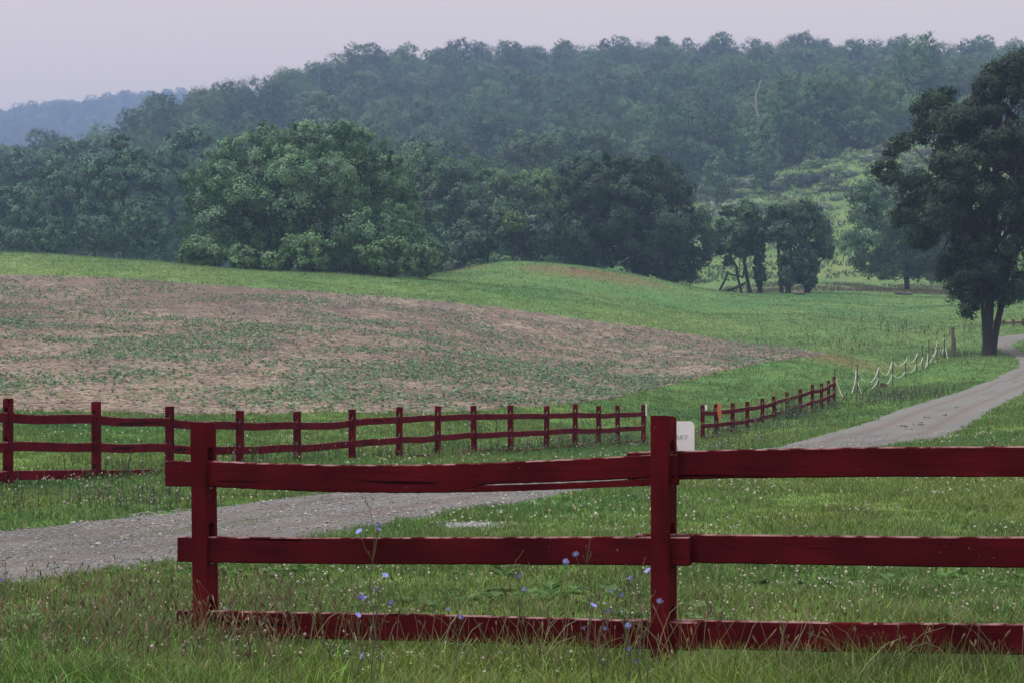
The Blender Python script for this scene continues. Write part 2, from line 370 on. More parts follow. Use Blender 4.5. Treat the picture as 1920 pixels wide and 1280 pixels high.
sU = edge([(-1000, 505), (-500, 505), (0, 514), (200, 520), (400, 534), (600, 547), (800, 563), (950, 578), (1100, 600), (1200, 612), (1300, 627), (1400, 643), (1500, 655), (1548, 662)], 90)
sL = edge([(-1000, 775), (-500, 772), (0, 770), (200, 774), (330, 780), (500, 777), (640, 774), (760, 777), (860, 774), (960, 764), (1050, 760), (1150, 748), (1215, 732), (1290, 712), (1380, 690), (1450, 677), (1548, 664)], 90)
SOIL = [tuple(p) for p in sU] + [tuple(p) for p in sL[::-1]]

FL = (-1.58, 11.29); FR = (0.707, 10.17)      # front fence posts
fd = np.array([FR[0] - FL[0], FR[1] - FL[1]]); BAY = float(np.hypot(*fd)); fd /= BAY
def gcol(X, Y):
    """what the grass looks like where: greener, yellower, dry"""
    n = fbm(X / 3.1, Y / 5.0, 11, 3); n2 = fbm(X / 14, Y / 22, 23, 2); n3 = fbm(X / 0.9, Y / 1.2, 31, 2)
    c = np.array([0.090, 0.168, 0.036]) + (n2 - .5)[:, None] * np.array([0.050, 0.028, 0.010]) * 1.6 + (n - .5)[:, None] * np.array([0.070, 0.045, 0.006]) * 1.5 * np.clip(1.3 - Y / 120, .45, 1)[:, None]
    c = c * (0.8 + 0.4 * n3)[:, None]
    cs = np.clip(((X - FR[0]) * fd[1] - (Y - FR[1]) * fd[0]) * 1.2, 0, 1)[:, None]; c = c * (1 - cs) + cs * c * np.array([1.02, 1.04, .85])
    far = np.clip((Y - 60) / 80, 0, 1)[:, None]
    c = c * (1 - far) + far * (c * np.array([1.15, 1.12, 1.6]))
    u = X / np.maximum(Y, 1)
    # yellow-green strip above the brown field
    st = np.clip((Y - 138) / 8, 0, 1) * np.clip((172 - Y) / 22, 0, 1) * np.clip((0.14 - u) / .1, 0, 1)
    c += st[:, None] * np.array([0.022, 0.014, 0.0])
    for (px, py, rx, ry, a) in ((1110, 513, 7, 9, 1.0), (860, 507, 3.5, 8, .8), (1640, 688, 3, 3, .35), (1560, 672, 2.2, 5, .7)):
        gx, gy = ground_px(px, py); d = ((X - gx) / rx) ** 2 + ((Y - gy) / ry) ** 2
        k = np.clip(1.2 - d, 0, 1) * a * np.clip(0.3 + n3 * 1.2, 0, 1)
        c = c * (1 - k[:, None]) + k[:, None] * np.array([0.17, 0.13, 0.062])
    sl_ = (np.clip((Y - 292) / 12, 0, 1) * np.clip((u - .05) / .03, 0, 1))[:, None]
    c = c * (1 - sl_) + sl_ * c * np.array([1.15, 1.0, .95])
    # rough tan band beyond the flat meadow
    band = np.clip((Y - 243) / 10, 0, 1) * np.clip((292 - Y) / 14, 0, 1) * np.clip((u - .08) / .05, 0, 1) * np.clip((n3 - .25) * 3, 0, 1)
    c = c * (1 - .7 * band[:, None]) + .7 * band[:, None] * np.array([0.13, 0.115, 0.06])
    return np.clip(c, 0.01, 1)

FOREST_Z0 = lambda u: np.where(u < -.12, 345.0 + 0 * u, 262.0) * (u < .03) + (u >= .03) * np.where(u < 0.03, 262.0, np.where(u < 0.05, 262 + (u - .03) / .02 * 190, 452 + (u - .05) * 170))
ns, nr = 380, 470
s = np.linspace(-1, 1, ns); s = np.sign(s) * np.abs(s) ** 1.15
rows = np.concatenate([[-30, -15, -5, 0, 3], np.exp(np.linspace(math.log(5), math.log(2900), nr - 5))])
GX = (s[None, :] * (15 + 0.62 * np.maximum(rows, 0))[:, None]); GY = np.repeat(rows[:, None], ns, 1)
gx, gy = GX.ravel(), GY.ravel(); gz = height(gx, gy)
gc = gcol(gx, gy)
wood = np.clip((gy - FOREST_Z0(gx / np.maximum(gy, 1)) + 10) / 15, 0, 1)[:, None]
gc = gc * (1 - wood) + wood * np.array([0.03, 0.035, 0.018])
idx = np.arange(ns * nr).reshape(nr, ns)
quads = np.stack([idx[:-1, :-1], idx[:-1, 1:], idx[1:, 1:], idx[1:, :-1]], -1).reshape(-1, 4)
M_GROUND = ground_mat('meadow_ground', 2.2, (.62, .66, .6), (1.3, 1.28, 1.2), 0.6, 9)
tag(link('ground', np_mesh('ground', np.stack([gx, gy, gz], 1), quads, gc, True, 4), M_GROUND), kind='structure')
print('terrain z range', gz.min(), gz.max())

def strip(name, A_, B_, na, nb, lift, colf, mat, wob=0.0):
    A_ = resample(A_, na); B_ = resample(B_, na); t = np.linspace(0, 1, nb)
    P = A_[:, None, :2] * (1 - t)[None, :, None] + B_[:, None, :2] * t[None, :, None]
    X, Y = P[..., 0].ravel(), P[..., 1].ravel()
    if wob:
        e = np.tile((np.abs(t - .5) * 2) ** 8, na)
        X = X + e * wob * (fbm(X / .8 + 9, Y / .8, 5, 2) - .5) * 2; Y = Y + e * wob * (fbm(X / .8, Y / .8 + 5, 6, 2) - .5) * 2
    edge_drop = np.tile(np.where((t == 0) | (t == 1), -lift - .03, 0), na)
    z = height(X, Y) + lift + edge_drop
    ii = np.arange(na * nb).reshape(na, nb)
    qd = np.stack([ii[:-1, :-1], ii[:-1, 1:], ii[1:, 1:], ii[1:, :-1]], -1).reshape(-1, 4)
    c = colf(X, Y, np.tile(t, na))
    me = np_mesh(name, np.stack([X, Y, z], 1), qd, c, True, 4)
    me.update()
    if me.polygons[len(qd) // 2].normal.z < 0: me.flip_normals()
    return tag(link(name, me, mat), kind='structure')

def road_col(X, Y, t):
    n = fbm(X / .7, Y / .9, 41, 3); n2 = fbm(X / 3, Y / 5, 47, 2)
    grey = np.array([0.190, 0.188, 0.182]); dirt = np.array([0.196, 0.174, 0.156])
    tr = np.exp(-((t - .27) / .10) ** 2) + np.exp(-((t - .73) / .10) ** 2)
    k = np.clip(tr * (0.5 + 1.0 * n) + (n2 - .5) * .5, 0, 1)[:, None]; rut = (np.exp(-((t - .27) / .05) ** 2) + np.exp(-((t - .73) / .05) ** 2))[:, None]
    c = grey * (1 - k) + dirt * k
    far = np.clip((Y - 45) / 30, 0, 1)[:, None]
    c = c * (1 - .16 * rut); mid_ = (np.clip(fbm(X / 1.2, Y / 3, 53, 2) - .5, 0, 1) * 2.2 * np.exp(-((t - .5) / .07) ** 2))[:, None]; c = c * (1 - mid_) + mid_ * np.array([.10, .12, .06])
    return c * (0.72 + .45 * n)[:, None] * (1 - far) + far * c * (.95 + .2 * n)[:, None]
M_ROAD = ground_mat('gravel_surface', 26, (.55, .55, .56), (1.5, 1.48, 1.45), 0.9, 38)
strip('gravel_road', upE, loE, 420, 40, 0.028, road_col, M_ROAD, 0.16)

def soil_col(X, Y, t):
    n = fbm(X / 1.6, Y / 3.5, 61, 3); n2 = fbm(X / 9, Y / 18, 67, 2); nf = fbm(X / .35, Y / .5, 71, 2)
    red = np.array([0.150, 0.112, 0.086]); straw = np.array([0.275, 0.232, 0.178]); dark = np.array([0.088, 0.070, 0.063])
    near = np.clip((80 - Y) / 35, 0, 1)
    k = np.clip((nf - .42) * 2.0 + near * .42 + (n2 - .5) * 1.1, 0, 1)[:, None]
    d = np.clip((n - .52) * 3.0, 0, 1)[:, None] * .7
    c = red * (1 - k) + straw * k
    return c * (1 - d) + dark * d
M_SOIL = ground_mat('stubble_soil', 5, (.45, .43, .42), (1.6, 1.58, 1.55), 0.9, 14, stretch=(.5, 1.2, 1))
strip('ploughed_field', sU, sL, 520, 150, 0.03, soil_col, M_SOIL, 0.5)

# ------------------------------------------------------------------ grass
def fan(z0, z1, dens, u0=-0.30, u1=0.30, seed=0):
    m_ = 2.6 if z1 <= 34 else 0.0
    r = np.random.default_rng(seed); n = int(dens * ((u1 - u0) * (z1 * z1 - z0 * z0) / 2 + 2 * m_ * (z1 - z0)))
    Y = r.uniform(z0, z1, n * 3); wd_ = (u1 - u0) * Y + 2 * m_; k = r.random(n * 3) < wd_ / wd_.max(); Y = Y[k][:n]
    X = u0 * Y - m_ + r.random(len(Y)) * ((u1 - u0) * Y + 2 * m_)
    return X, Y

def seg_dist(X, Y, a, b):
    ax, ay = a; bx, by = b; dx, dy = bx - ax, by - ay
    t = np.clip(((X - ax) * dx + (Y - ay) * dy) / (dx * dx + dy * dy), 0, 1)
    return np.hypot(X - ax - t * dx, Y - ay - t * dy)

FN = (FR[0] + fd[0] * BAY, FR[1] + fd[1] * BAY)
FP = (FL[0] - fd[0] * BAY, FL[1] - fd[1] * BAY)

def solve_fence(pxs, Z0, Z1):
    def run(b):
        P = [((pxs[0] - 960) / F * Z0, Z0)]
        for p in pxs[1:]:
            u = (p - 960) / F; X, Z = P[-1]; a_ = 1 + u * u; b_ = -2 * (u * X + Z); c_ = X * X + Z * Z - b * b
            Dd = b_ * b_ - 4 * a_ * c_; Zn = (-b_ + math.sqrt(max(Dd, 0))) / (2 * a_)
            P.append((u * Zn, Zn))
        return P
    lo, hi = .5, 6
    for _ in range(50):
        m = (lo + hi) / 2
        if run(m)[-1][1] < Z1: lo = m
        else: hi = m
    return run((lo + hi) / 2), (lo + hi) / 2
bp_px = [15, 181, 318, 450, 558, 660, 748, 820.5, 889, 958, 1024, 1078, 1122, 1158.5, 1206.5]
bp_top = [746, 752.3, 761, 769.5, 771, 767, 762, 760.5, 759.5, 759.5, 760, 757, 760, 759.5, 757.5]
rp_px = [1318, 1344, 1373, 1401, 1429, 1452, 1476, 1500, 1523, 1540, 1554, 1564]
rp_top = [758.7, 757, 755, 752, 746.4, 742, 734.5, 728.7, 720.5, 718, 713, 705.5]
BP, bbay = solve_fence(bp_px, 29.1, 60.5); RP, rbay = solve_fence(rp_px, 65.6, 85.5)
print('bays', bbay, rbay)

def blades(X, Y, h, wd, lean, col, seed, zoff=0.0):
    r = np.random.default_rng(seed); n = len(X); Z = height(X, Y) - 0.01 + zoff
    a = r.uniform(0, 2 * math.pi, n); b = a + r.uniform(0.6, 2.5, n)
    h = h * r.uniform(.55, 1.25, n); ln = lean * h * r.uniform(.2, 1.3, n)
    wx, wy = np.cos(a) * wd * .5, np.sin(a) * wd * .5; lx, ly = np.cos(b) * ln, np.sin(b) * ln
    V = np.empty((n, 5, 3), np.float32)
    V[:, 0] = np.stack([X - wx, Y - wy, Z], 1); V[:, 1] = np.stack([X + wx, Y + wy, Z], 1)
    mx_, my_, mz_ = X + lx * .35, Y + ly * .35, Z + h * .6
    V[:, 2] = np.stack([mx_ - wx * .75, my_ - wy * .75, mz_], 1); V[:, 3] = np.stack([mx_ + wx * .75, my_ + wy * .75, mz_], 1)
    V[:, 4] = np.stack([X + lx, Y + ly, Z + h * np.where(ln > .6 * h, .9, 1)], 1)
    base = (np.arange(n) * 5)[:, None]
    T = (base[:, :, None] + np.array([[0, 1, 3], [0, 3, 2], [2, 3, 4]])[None]).reshape(-1, 3)
    C = np.repeat(col[:, None, :], 5, 1)
    return V.reshape(-1, 3), T, C.reshape(-1, 3)

def grass_object(name, bands, label=None):
    acc = Acc()
    for k, (z0, z1, dens, hh, wd, lean) in enumerate(bands):
        X, Y = fan(z0, z1, dens, -0.29, 0.29, 100 + k + int(z0))
        keep = ~inside(X, Y, SOIL)
        jx = X + (fbm(X / .5, Y / .5, 77, 2) - .5) * .7; jy = Y + (fbm(X / .5 + 7, Y / .5, 78, 2) - .5) * .7
        keep &= ~inside(jx, jy, ROAD)
        clump = fbm(X / .45, Y / .6, 91, 2); keep &= (clump + np.random.default_rng(k).uniform(-.35, .35, len(X))) > .22
        X, Y = X[keep], Y[keep]; clump = clump[keep]
        r = np.random.default_rng(k + 50)
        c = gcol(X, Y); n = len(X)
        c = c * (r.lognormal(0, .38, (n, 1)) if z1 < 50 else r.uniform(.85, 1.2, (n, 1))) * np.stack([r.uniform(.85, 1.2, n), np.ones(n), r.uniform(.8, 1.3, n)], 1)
        dry = r.random(n) < .06 + .16 * np.clip(fbm(X / 1.7, Y / 2.2, 811, 2) - .4, 0, 1); c[dry] = np.array([.23, .21, .11]) * r.uniform(.7, 1.1, (dry.sum(), 1))
        h = hh * (0.25 + 1.5 * clump) * (.75 + .5 * fbm(X / 2, Y / 2.5, 821, 2))
        # uncut under and along the fences
        d = np.minimum(seg_dist(X, Y, FP, FL) * 3, np.minimum(seg_dist(X, Y, FL, FR), seg_dist(X, Y, FR, FN)))
        h = h + .05 * np.exp(-(d / .35) ** 2)
        side = (X - FR[0]) * fd[1] - (Y - FR[1]) * fd[0]       # >0 on the camera side
        h = h + np.clip(side * 1.5 - .3, 0, 1) * .02
        if z1 > 25:
            db = np.full(n, 99.0)
            for PP in (BP, RP):
                for i in range(0, len(PP) - 1, 3):
                    j = min(i + 3, len(PP) - 1); db = np.minimum(db, seg_dist(X, Y, PP[i], PP[j]))
            h = h + .015 * np.exp(-(db / .8) ** 2)
        V, T, C = blades(X, Y, h, wd * r.uniform(.7, 1.3, n), lean, c, 300 + k)
        acc.add(V, T, C)
    return tag(link(name, acc.mesh(name), M_GRASS), kind='stuff')

grass_object('lawn_grass', [(7.2, 10.5, 3800, .105, .0048, .8), (10.5, 14.5, 2600, .085, .006, .8), (14.5, 20, 1500, .085, .008, .8), (20, 30, 850, .075, .011, .9), (30, 45, 420, .085, .015, .9)])
grass_object('meadow_grass', [(45, 65, 210, .095, .02, 1), (65, 100, 100, .10, .026, 1.1), (100, 170, 40, .11, .032, 1.2), (170, 240, 12, .12, .045, 1.2)])

# tall stalks with brown seed heads, long arching blades in front of the fence
def stalks():
    acc = Acc(); r = np.random.default_rng(12)
    def one(x, y, h, lean, c, headc, hl, hr):
        z = hz1[k]; a = r.uniform(0, 6.28); dx, dy = math.cos(a) * lean * h, math.sin(a) * lean * h
        P = [(x, y, z), (x + dx * .25, y + dy * .25, z + h * .45), (x + dx * .6, y + dy * .6, z + h * .8), (x + dx, y + dy, z + h)]
        acc.tube(P, [.0016, .0014, .0012, .001], 3, c)
        if hl > 0:
            d = np.array([dx * .4, dy * .4, h * .2]); d /= np.linalg.norm(d); p = np.array(P[-1])
            acc.tube([p - d * .002, p + d * hl * .3, p + d * hl * .7, p + d * hl], [hr * .4, hr, hr * .9, hr * .3], 5, headc)
    spots = []
    for _ in range(800):                                       # bottom left corner
        Y = r.uniform(9.4, 13.2); X = r.uniform(-.245, -.10) * Y; spots.append((X, Y, r.uniform(.13, .27), 0))
    for _ in range(300):                                        # under the fence
        t = r.uniform(-.2, 1.75); o = r.normal(-.12, .28)
        spots.append((FL[0] + fd[0] * BAY * t + fd[1] * -o, FL[1] + fd[1] * BAY * t + fd[0] * o, r.uniform(.17, .36), 1))
    for _ in range(120):                                        # in front
        Y = r.uniform(9.0, 10.2); X = r.uniform(-.25, .25) * Y; spots.append((X, Y, r.uniform(.12, .22), 1))
    for _ in range(500):
        Y = r.uniform(10.5, 18); X = r.uniform(-.25, .25) * Y; spots.append((X, Y, r.uniform(.10, .2), 2))
    P = np.array([s_[:2] for s_ in spots]); bad = inside(P[:, 0], P[:, 1], ROAD); hz1_ = height(P[:, 0], P[:, 1])
    global hz1; hz1 = hz1_
    for k, (x, y, h, kind) in enumerate(spots):
        if bad[k]: continue
        br = np.array([.17, .12, .07]) * r.uniform(.5, 1.5); gn = np.array([.15, .17, .07]) * r.uniform(.6, 1.2)
        tan = np.array([.34, .28, .17]) * r.uniform(.7, 1.1)
        hc = tan if r.random() < .28 else br
        z = hz1[k]; a = r.uniform(0, 6.28); lean = r.uniform(.05, .5); dx, dy = math.cos(a) * lean * h, math.sin(a) * lean * h
        Pq = [(x, y, z), (x + dx * .25, y + dy * .25, z + h * .45), (x + dx * .6, y + dy * .6, z + h * .8), (x + dx, y + dy, z + h)]
        acc.tube(Pq, [.0016, .0014, .0012, .001], 3, tan * .8 if r.random() < .3 else gn)
        hl = r.uniform(.015, .045); hr = r.uniform(.0025, .0055)
        d = np.array([dx * .4, dy * .4, h * .2]); d /= np.linalg.norm(d); p = np.array(Pq[-1])
        acc.tube([p - d * .002, p + d * hl * .3, p + d * hl * .7, p + d * hl], [hr * .4, hr, hr * .9, hr * .3], 5, hc)
    # long pale arching stems
    for _ in range(90):
        t = r.uniform(-.1, 1.7); o = r.uniform(-.9, .15)
        x = FL[0] + fd[0] * BAY * t - fd[1] * o; y = FL[1] + fd[1] * BAY * t + fd[0] * o; z = 0
        a = r.choice([0, math.pi]) + r.uniform(-.6, .6); h = r.uniform(.16, .38); rr_ = r.uniform(.05, .3)
        Pq = [(x, y, z), (x + math.cos(a) * rr_ * .3, y + math.sin(a) * rr_ * .3, z + h * .55), (x + math.cos(a) * rr_ * .65, y + math.sin(a) * rr_ * .65, z + h * .88), (x + math.cos(a) * rr_, y + math.sin(a) * rr_, z + h)]
        acc.tube(Pq, [.0022, .002, .0016, .0008], 3, np.array([.27, .27, .14]) * r.uniform(.6, 1.15))
    return tag(link('seed_stalks', acc.mesh('seed_stalks'), M_GRASS), kind='stuff')
stalks()

def wide_blades():
    """broad long blades nearest the camera"""
    r = np.random.default_rng(66); acc = Acc()
    Y = r.uniform(7.6, 10.6, 9000); X = r.uniform(-.27, .27, 9000) * (Y + 9)
    side = (X - FR[0]) * fd[1] - (Y - FR[1]) * fd[0]; k = side > -.15; X, Y = X[k], Y[k]
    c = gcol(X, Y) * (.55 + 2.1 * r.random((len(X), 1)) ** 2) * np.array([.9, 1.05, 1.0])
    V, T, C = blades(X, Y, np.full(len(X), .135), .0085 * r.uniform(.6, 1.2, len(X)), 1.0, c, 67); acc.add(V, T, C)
    return tag(link('tall_grass', acc.mesh('tall_grass'), M_GRASS), kind='stuff')
wide_blades()

OCT_V = np.array([(1, 0, 0), (-1, 0, 0), (0, 1, 0), (0, -1, 0), (0, 0, 1), (0, 0, -1)], float)
OCT_T = np.array([(0, 2, 4), (2, 1, 4), (1, 3, 4), (3, 0, 4), (2, 0, 5), (1, 2, 5), (3, 1, 5), (0, 3, 5)])
def octs(P, size, col, seed, flat=1.0, jit=.35):
    r = np.random.default_rng(seed); n = len(P)
    V = OCT_V[None] * r.uniform(1 - jit, 1 + jit, (n, 6, 1)) + r.normal(0, jit * .3, (n, 6, 3))
    a = r.uniform(0, 6.28, n); ca, sa = np.cos(a), np.sin(a)
    x = V[..., 0] * ca[:, None] - V[..., 1] * sa[:, None]; y = V[..., 0] * sa[:, None] + V[..., 1] * ca[:, None]
    V = np.stack([x, y, V[..., 2] * flat], -1) * size[:, None, None] + P[:, None]
    T = (np.arange(n) * 6)[:, None, None] + OCT_T[None]
    return V.reshape(-1, 3), T.reshape(-1, 3), np.repeat(col[:, None], 6, 1).reshape(-1, 3)

def clover():
    acc = Acc(); r = np.random.default_rng(9)
    for (z0, z1, dens, sz, zz) in ((9.5, 14, 62, .0075, .085), (14, 20, 34, .010, .09), (20, 32, 14, .014, .1), (32, 60, 3.0, .022, .12)):
        X, Y = fan(z0, z1, dens, -.25, .25, int(z0) + 900)
        k = (fbm(X / 1.1, Y / 1.6, 301, 2) + r.uniform(-.12, .12, len(X)) > .56) & ~inside(X, Y, ROAD) & ~inside(X, Y, SOIL); X, Y = X[k], Y[k]
        Zz = height(X, Y) + zz * r.uniform(.7, 1.35, len(X))
        c = np.array([.60, .58, .50]) * r.uniform(.55, 1.1, (len(X), 1)); pk = r.random(len(X)) < .12; c[pk] = (.5, .4, .3)
        acc.add(*octs(np.stack([X, Y, Zz], 1), sz * r.uniform(.6, 1.3, len(X)), c, 5))
    return tag(link('clover_blossom', acc.mesh('clover_blossom'), M_GRASS), kind='stuff')
clover()

def rosettes():
    """broad-leaved weeds in the lawn: clover leaves, plantain and dock"""
    acc = Acc(); r = np.random.default_rng(19)
    X, Y = fan(9.6, 17, 26, -.25, .25, 777); k = (fbm(X / .8, Y / .8, 401, 2) > .5) & ~inside(X, Y, ROAD); X, Y = X[k], Y[k]; Z = height(X, Y)
    for x, y, z in zip(X, Y, Z):
        big = r.random() < .25; n = r.integers(5, 9); L_ = r.uniform(.05, .1) * (1.5 if big else 1); a0 = r.uniform(0, 6.28)
        c = np.array([.085, .16, .045]) * r.uniform(.7, 1.5)
        for i in range(n):
            a = a0 + i * 6.28 / n + r.uniform(-.3, .3); t = r.uniform(.25, 1.0); d = np.array([math.cos(a), math.sin(a), t]); d /= np.linalg.norm(d)
            sd_ = np.array([-math.sin(a), math.cos(a), 0]) * L_ * .28; p = np.array([x, y, z + .02])
            V = np.array([p, p + d * L_ * .5 - sd_, p + d * L_ - [0, 0, L_ * .2], p + d * L_ * .5 + sd_])
            acc.add(V, np.array([(0, 1, 2), (0, 2, 3)]), c)
    return tag(link('broadleaf_weeds', acc.mesh('broadleaf_weeds'), M_GRASS), kind='stuff')
rosettes()

def gravel():
    acc = Acc(); r = np.random.default_rng(29)
    for (z0, z1, dens, sz) in ((11, 20, 800, .0072), (20, 32, 340, .0105), (32, 60, 70, .016)):
        X, Y = fan(z0, z1, dens, -.27, .27, int(z0) + 1900)
        jx = X + (fbm(X / .5, Y / .5, 77, 2) - .5) * .7; jy = Y + (fbm(X / .5 + 7, Y / .5, 78, 2) - .5) * .7
        k = inside(jx, jy, ROAD) & (fbm(X / .6, Y / .6, 501, 2) + r.uniform(-.3, .3, len(X)) > .42); X, Y = X[k], Y[k]
        s_ = sz * r.lognormal(0, .4, len(X)); c = np.array([.20, .198, .195]) * r.lognormal(0, .3, (len(X), 1)); br = r.random(len(X)) < .2; c[br] *= np.array([1.15, .9, .75])
        acc.add(*octs(np.stack([X, Y, height(X, Y) + .03 + s_ * .15], 1), s_, np.clip(c, .03, .7), 6, .6))
    # the small gravel spill in the lawn
    gx_, gy_ = ground_px(890, 988); n = 500; X = gx_ + r.normal(0, .22, n); Y = gy_ + r.normal(0, .3, n)
    acc.add(*octs(np.stack([X, Y, height(X, Y) + .02], 1), np.full(n, .016), np.array([.3, .3, .31]) * r.uniform(.5, 1.4, (n, 1)), 8, .6))
    return tag(link('road_gravel', acc.mesh('road_gravel'), plain_attr), kind='stuff')
m, N, Lk, o = nodes('stone_chips'); at = N.new('ShaderNodeAttribute'); at.attribute_name = 'col'
p = N.new('ShaderNodeBsdfPrincipled'); p.inputs['Roughness'].default_value = .9; Lk(at.outputs['Color'], p.inputs['Base Color']); Lk(p.outputs[0], o.inputs[0]); plain_attr = m
gravel()

def crop():
    acc = Acc(); r = np.random.default_rng(39); Xs = []; Ys = []
    X = r.uniform(-60, 35, 210000); Y = r.uniform(45, 165, 210000)
    k = inside(X, Y, SOIL) & (np.abs(X / Y) < .29); X, Y = X[k], Y[k]
    g = fbm(X / 3.0, Y / 4.5, 601, 3); g2 = fbm(X / 16, Y / 22, 607, 2)
    bandd = .42 + 1.3 * np.exp(-((Y - 74) / 11) ** 2) + .8 * np.exp(-((Y - 97) / 10) ** 2)
    k = r.random(len(X)) < np.clip((g - .30) * 2.2 + (g2 - .5) * .8, 0.04, 1) * np.clip(bandd, 0, 1); X, Y, = X[k], Y[k]
    Z = height(X, Y) + .03; print('seedlings', len(X))
    V = []; C = []; n = len(X)
    for j in range(7):
        a = r.uniform(0, 6.28, n); L_ = r.uniform(.05, .14, n) * (1 + (j == 0) * .2); t = r.uniform(.2, 1.2, n)
        nn = np.sqrt(1 + t * t); d = np.stack([np.cos(a) / nn, np.sin(a) / nn, t / nn], 1) * L_[:, None]
        sd_ = np.stack([-np.sin(a), np.cos(a), np.zeros(n)], 1) * (L_ * .36)[:, None]; p_ = np.stack([X, Y, Z + r.uniform(0, .06, n)], 1)
        V.append(np.stack([p_, p_ + d * .55 - sd_, p_ + d + [0, 0, -.01], p_ + d * .55 + sd_], 1))
        c = np.array([.17, .27, .16]) * r.uniform(.5, 1.4, (n, 1)); yl = r.random(n) < .05; c[yl] = (.25, .28, .07)
        C.append(np.repeat(c[:, None], 4, 1))
    V = np.concatenate(V).reshape(-1, 3); C = np.concatenate(C).reshape(-1, 3)
    T = ((np.arange(len(V) // 4) * 4)[:, None, None] + np.array([[0, 1, 2], [0, 2, 3]])[None]).reshape(-1, 3); acc.add(V, T, C)
    tag(link('crop_seedlings', acc.mesh('crop_seedlings'), M_GRASS), kind='stuff')
    r = np.random.default_rng(44); X = r.uniform(-36, 30, 130000); Y = r.uniform(47, 135, 130000)
    k = inside(X, Y, SOIL) & (np.abs(X / Y) < .27) & (fbm(X / 1.2, Y / 2.5, 641, 2) + r.uniform(-.2, .2, len(X)) > .42); X, Y = X[k], Y[k]
    clods = Acc(); cc = np.array([.14, .10, .08]) * r.uniform(.5, 1.35, (len(X), 1))
    clods.add(*octs(np.stack([X, Y, height(X, Y) + .03], 1), r.lognormal(0, .45, len(X)) * .030, cc, 45, .7, .5))
    tag(link('soil_clods', clods.mesh('soil_clods'), plain_attr), kind='stuff')
    # straw lying on the near part
    acc = Acc(); X = r.uniform(-35, 26, 150000); Y = r.uniform(48, 112, 150000)
    dn = np.clip((100 - Y) / 45, .06, 1)
    k = inside(X, Y, SOIL) & (np.abs(X / Y) < .27) & (r.random(len(X)) < dn * np.clip(fbm(X / 2.5, Y / 5, 611, 2) * 1.9 - .35, 0, 1)); X, Y = X[k], Y[k]; n = len(X)
    a = r.normal(0, .8, n); L_ = r.uniform(.08, .3, n); wd = r.uniform(.009, .02, n); Z = height(X, Y) + .035 + r.uniform(0, .05, n); tl = r.normal(0, .12, n)
    d = np.stack([np.cos(a), np.sin(a), tl], 1) * L_[:, None]; sd_ = np.stack([np.sin(a) * .3, np.cos(a) * .3, np.ones(n)], 1) * wd[:, None]; p_ = np.stack([X, Y, Z], 1)
    V = np.stack([p_, p_ + d, p_ + d + sd_, p_ + sd_], 1).reshape(-1, 3); c = np.array([.50, .42, .34]) * r.uniform(.35, 1.2, (n, 1))
    T = ((np.arange(n) * 4)[:, None, None] + np.array([[0, 1, 2], [0, 2, 3]])[None]).reshape(-1, 3)
    tag(link('straw_litter', np_mesh('straw_litter', V, T, np.repeat(c[:, None], 4, 1).reshape(-1, 3)), plain_attr), kind='stuff')
crop()

# ------------------------------------------------------------------ fences
def post_mesh(name, w1, w2, hgt, slots, slot_w=.06, slot_h=.19, bury=.3, slant=0.0, bev=.004):
    """post with slots cut right through it: w1 along the fence (local x), w2 across (local y), origin on the ground"""
    cu_ = bpy.data.curves.new(name, 'CURVE'); cu_.dimensions = '2D'; cu_.fill_mode = 'BOTH'; cu_.extrude = w1 / 2 - bev; cu_.bevel_depth = bev; cu_.bevel_resolution = 1; cu_.offset = -bev
    def spline(P):
        s_ = cu_.splines.new('POLY'); s_.points.add(len(P) - 1); s_.use_cyclic_u = True
        for q_, (a, b) in zip(s_.points, P): q_.co = (a, b, 0, 1)
    h2 = w2 / 2
    spline([(-h2, -bury), (h2, -bury), (h2, hgt - slant), (h2 * .2, hgt - slant * .4 + .004), (-h2, hgt)])
    for zc in slots:
        a = slot_w / 2; hh = slot_h / 2 - a; P = []
        for k in range(7): t = math.pi * k / 6; P.append((a * math.cos(t), zc + hh + a * math.sin(t)))
        for k in range(7): t = math.pi + math.pi * k / 6; P.append((a * math.cos(t), zc - hh + a * math.sin(t)))
        spline(P)
    ob = bpy.data.objects.new('tmp', cu_); COL.objects.link(ob); dg = bpy.context.evaluated_depsgraph_get()
    me = bpy.data.meshes.new_from_object(ob.evaluated_get(dg)); me.name = name
    bpy.data.objects.remove(ob); bpy.data.curves.remove(cu_)
    me.transform(Matrix(((0, 0, 1, 0), (1, 0, 0, 0), (0, 1, 0, 0), (0, 0, 0, 1))))   # x->y, y->z, z->x
    me.materials.clear(); me.polygons.foreach_set('use_smooth', np.zeros(len(me.polygons), bool)); me.update()
    return me

def rail_arrays(L_, hgt, th, zf, yf, n=24, hfun=None, x0=0.0, chamf=.006, rough=.0006, seed=0):
    r = np.random.default_rng(seed); V = []
    for i in range(n + 1):
        t = i / n; x = x0 + L_ * t; hh = (hfun(t) if hfun else hgt) ; top = zf(t) + r.normal(0, rough); bot = top - hh + r.normal(0, rough); y = yf(t); a = th / 2; c = chamf
        V += [(x, y - a, bot + c), (x, y - a, top - c), (x, y - a + c, top), (x, y + a - c, top), (x, y + a, top - c), (x, y + a, bot + c), (x, y + a - c, bot), (x, y - a + c, bot)]
    V = np.array(V); T = []
    for i in range(n):
        for k in range(8):
            k2 = (k + 1) % 8; a, b, c_, d = i * 8 + k, i * 8 + k2, (i + 1) * 8 + k2, (i + 1) * 8 + k
            T += [(a, c_, b), (a, d, c_)]
    for k in range(1, 7): T += [(0, k, k + 1), (n * 8, n * 8 + k + 1, n * 8 + k)]
    return V, np.array(T)

def place_dir(o, x, y, z, ang, lx=0, ly=0):
    o.location = (x, y, z); o.rotation_euler = (lx, ly, ang)

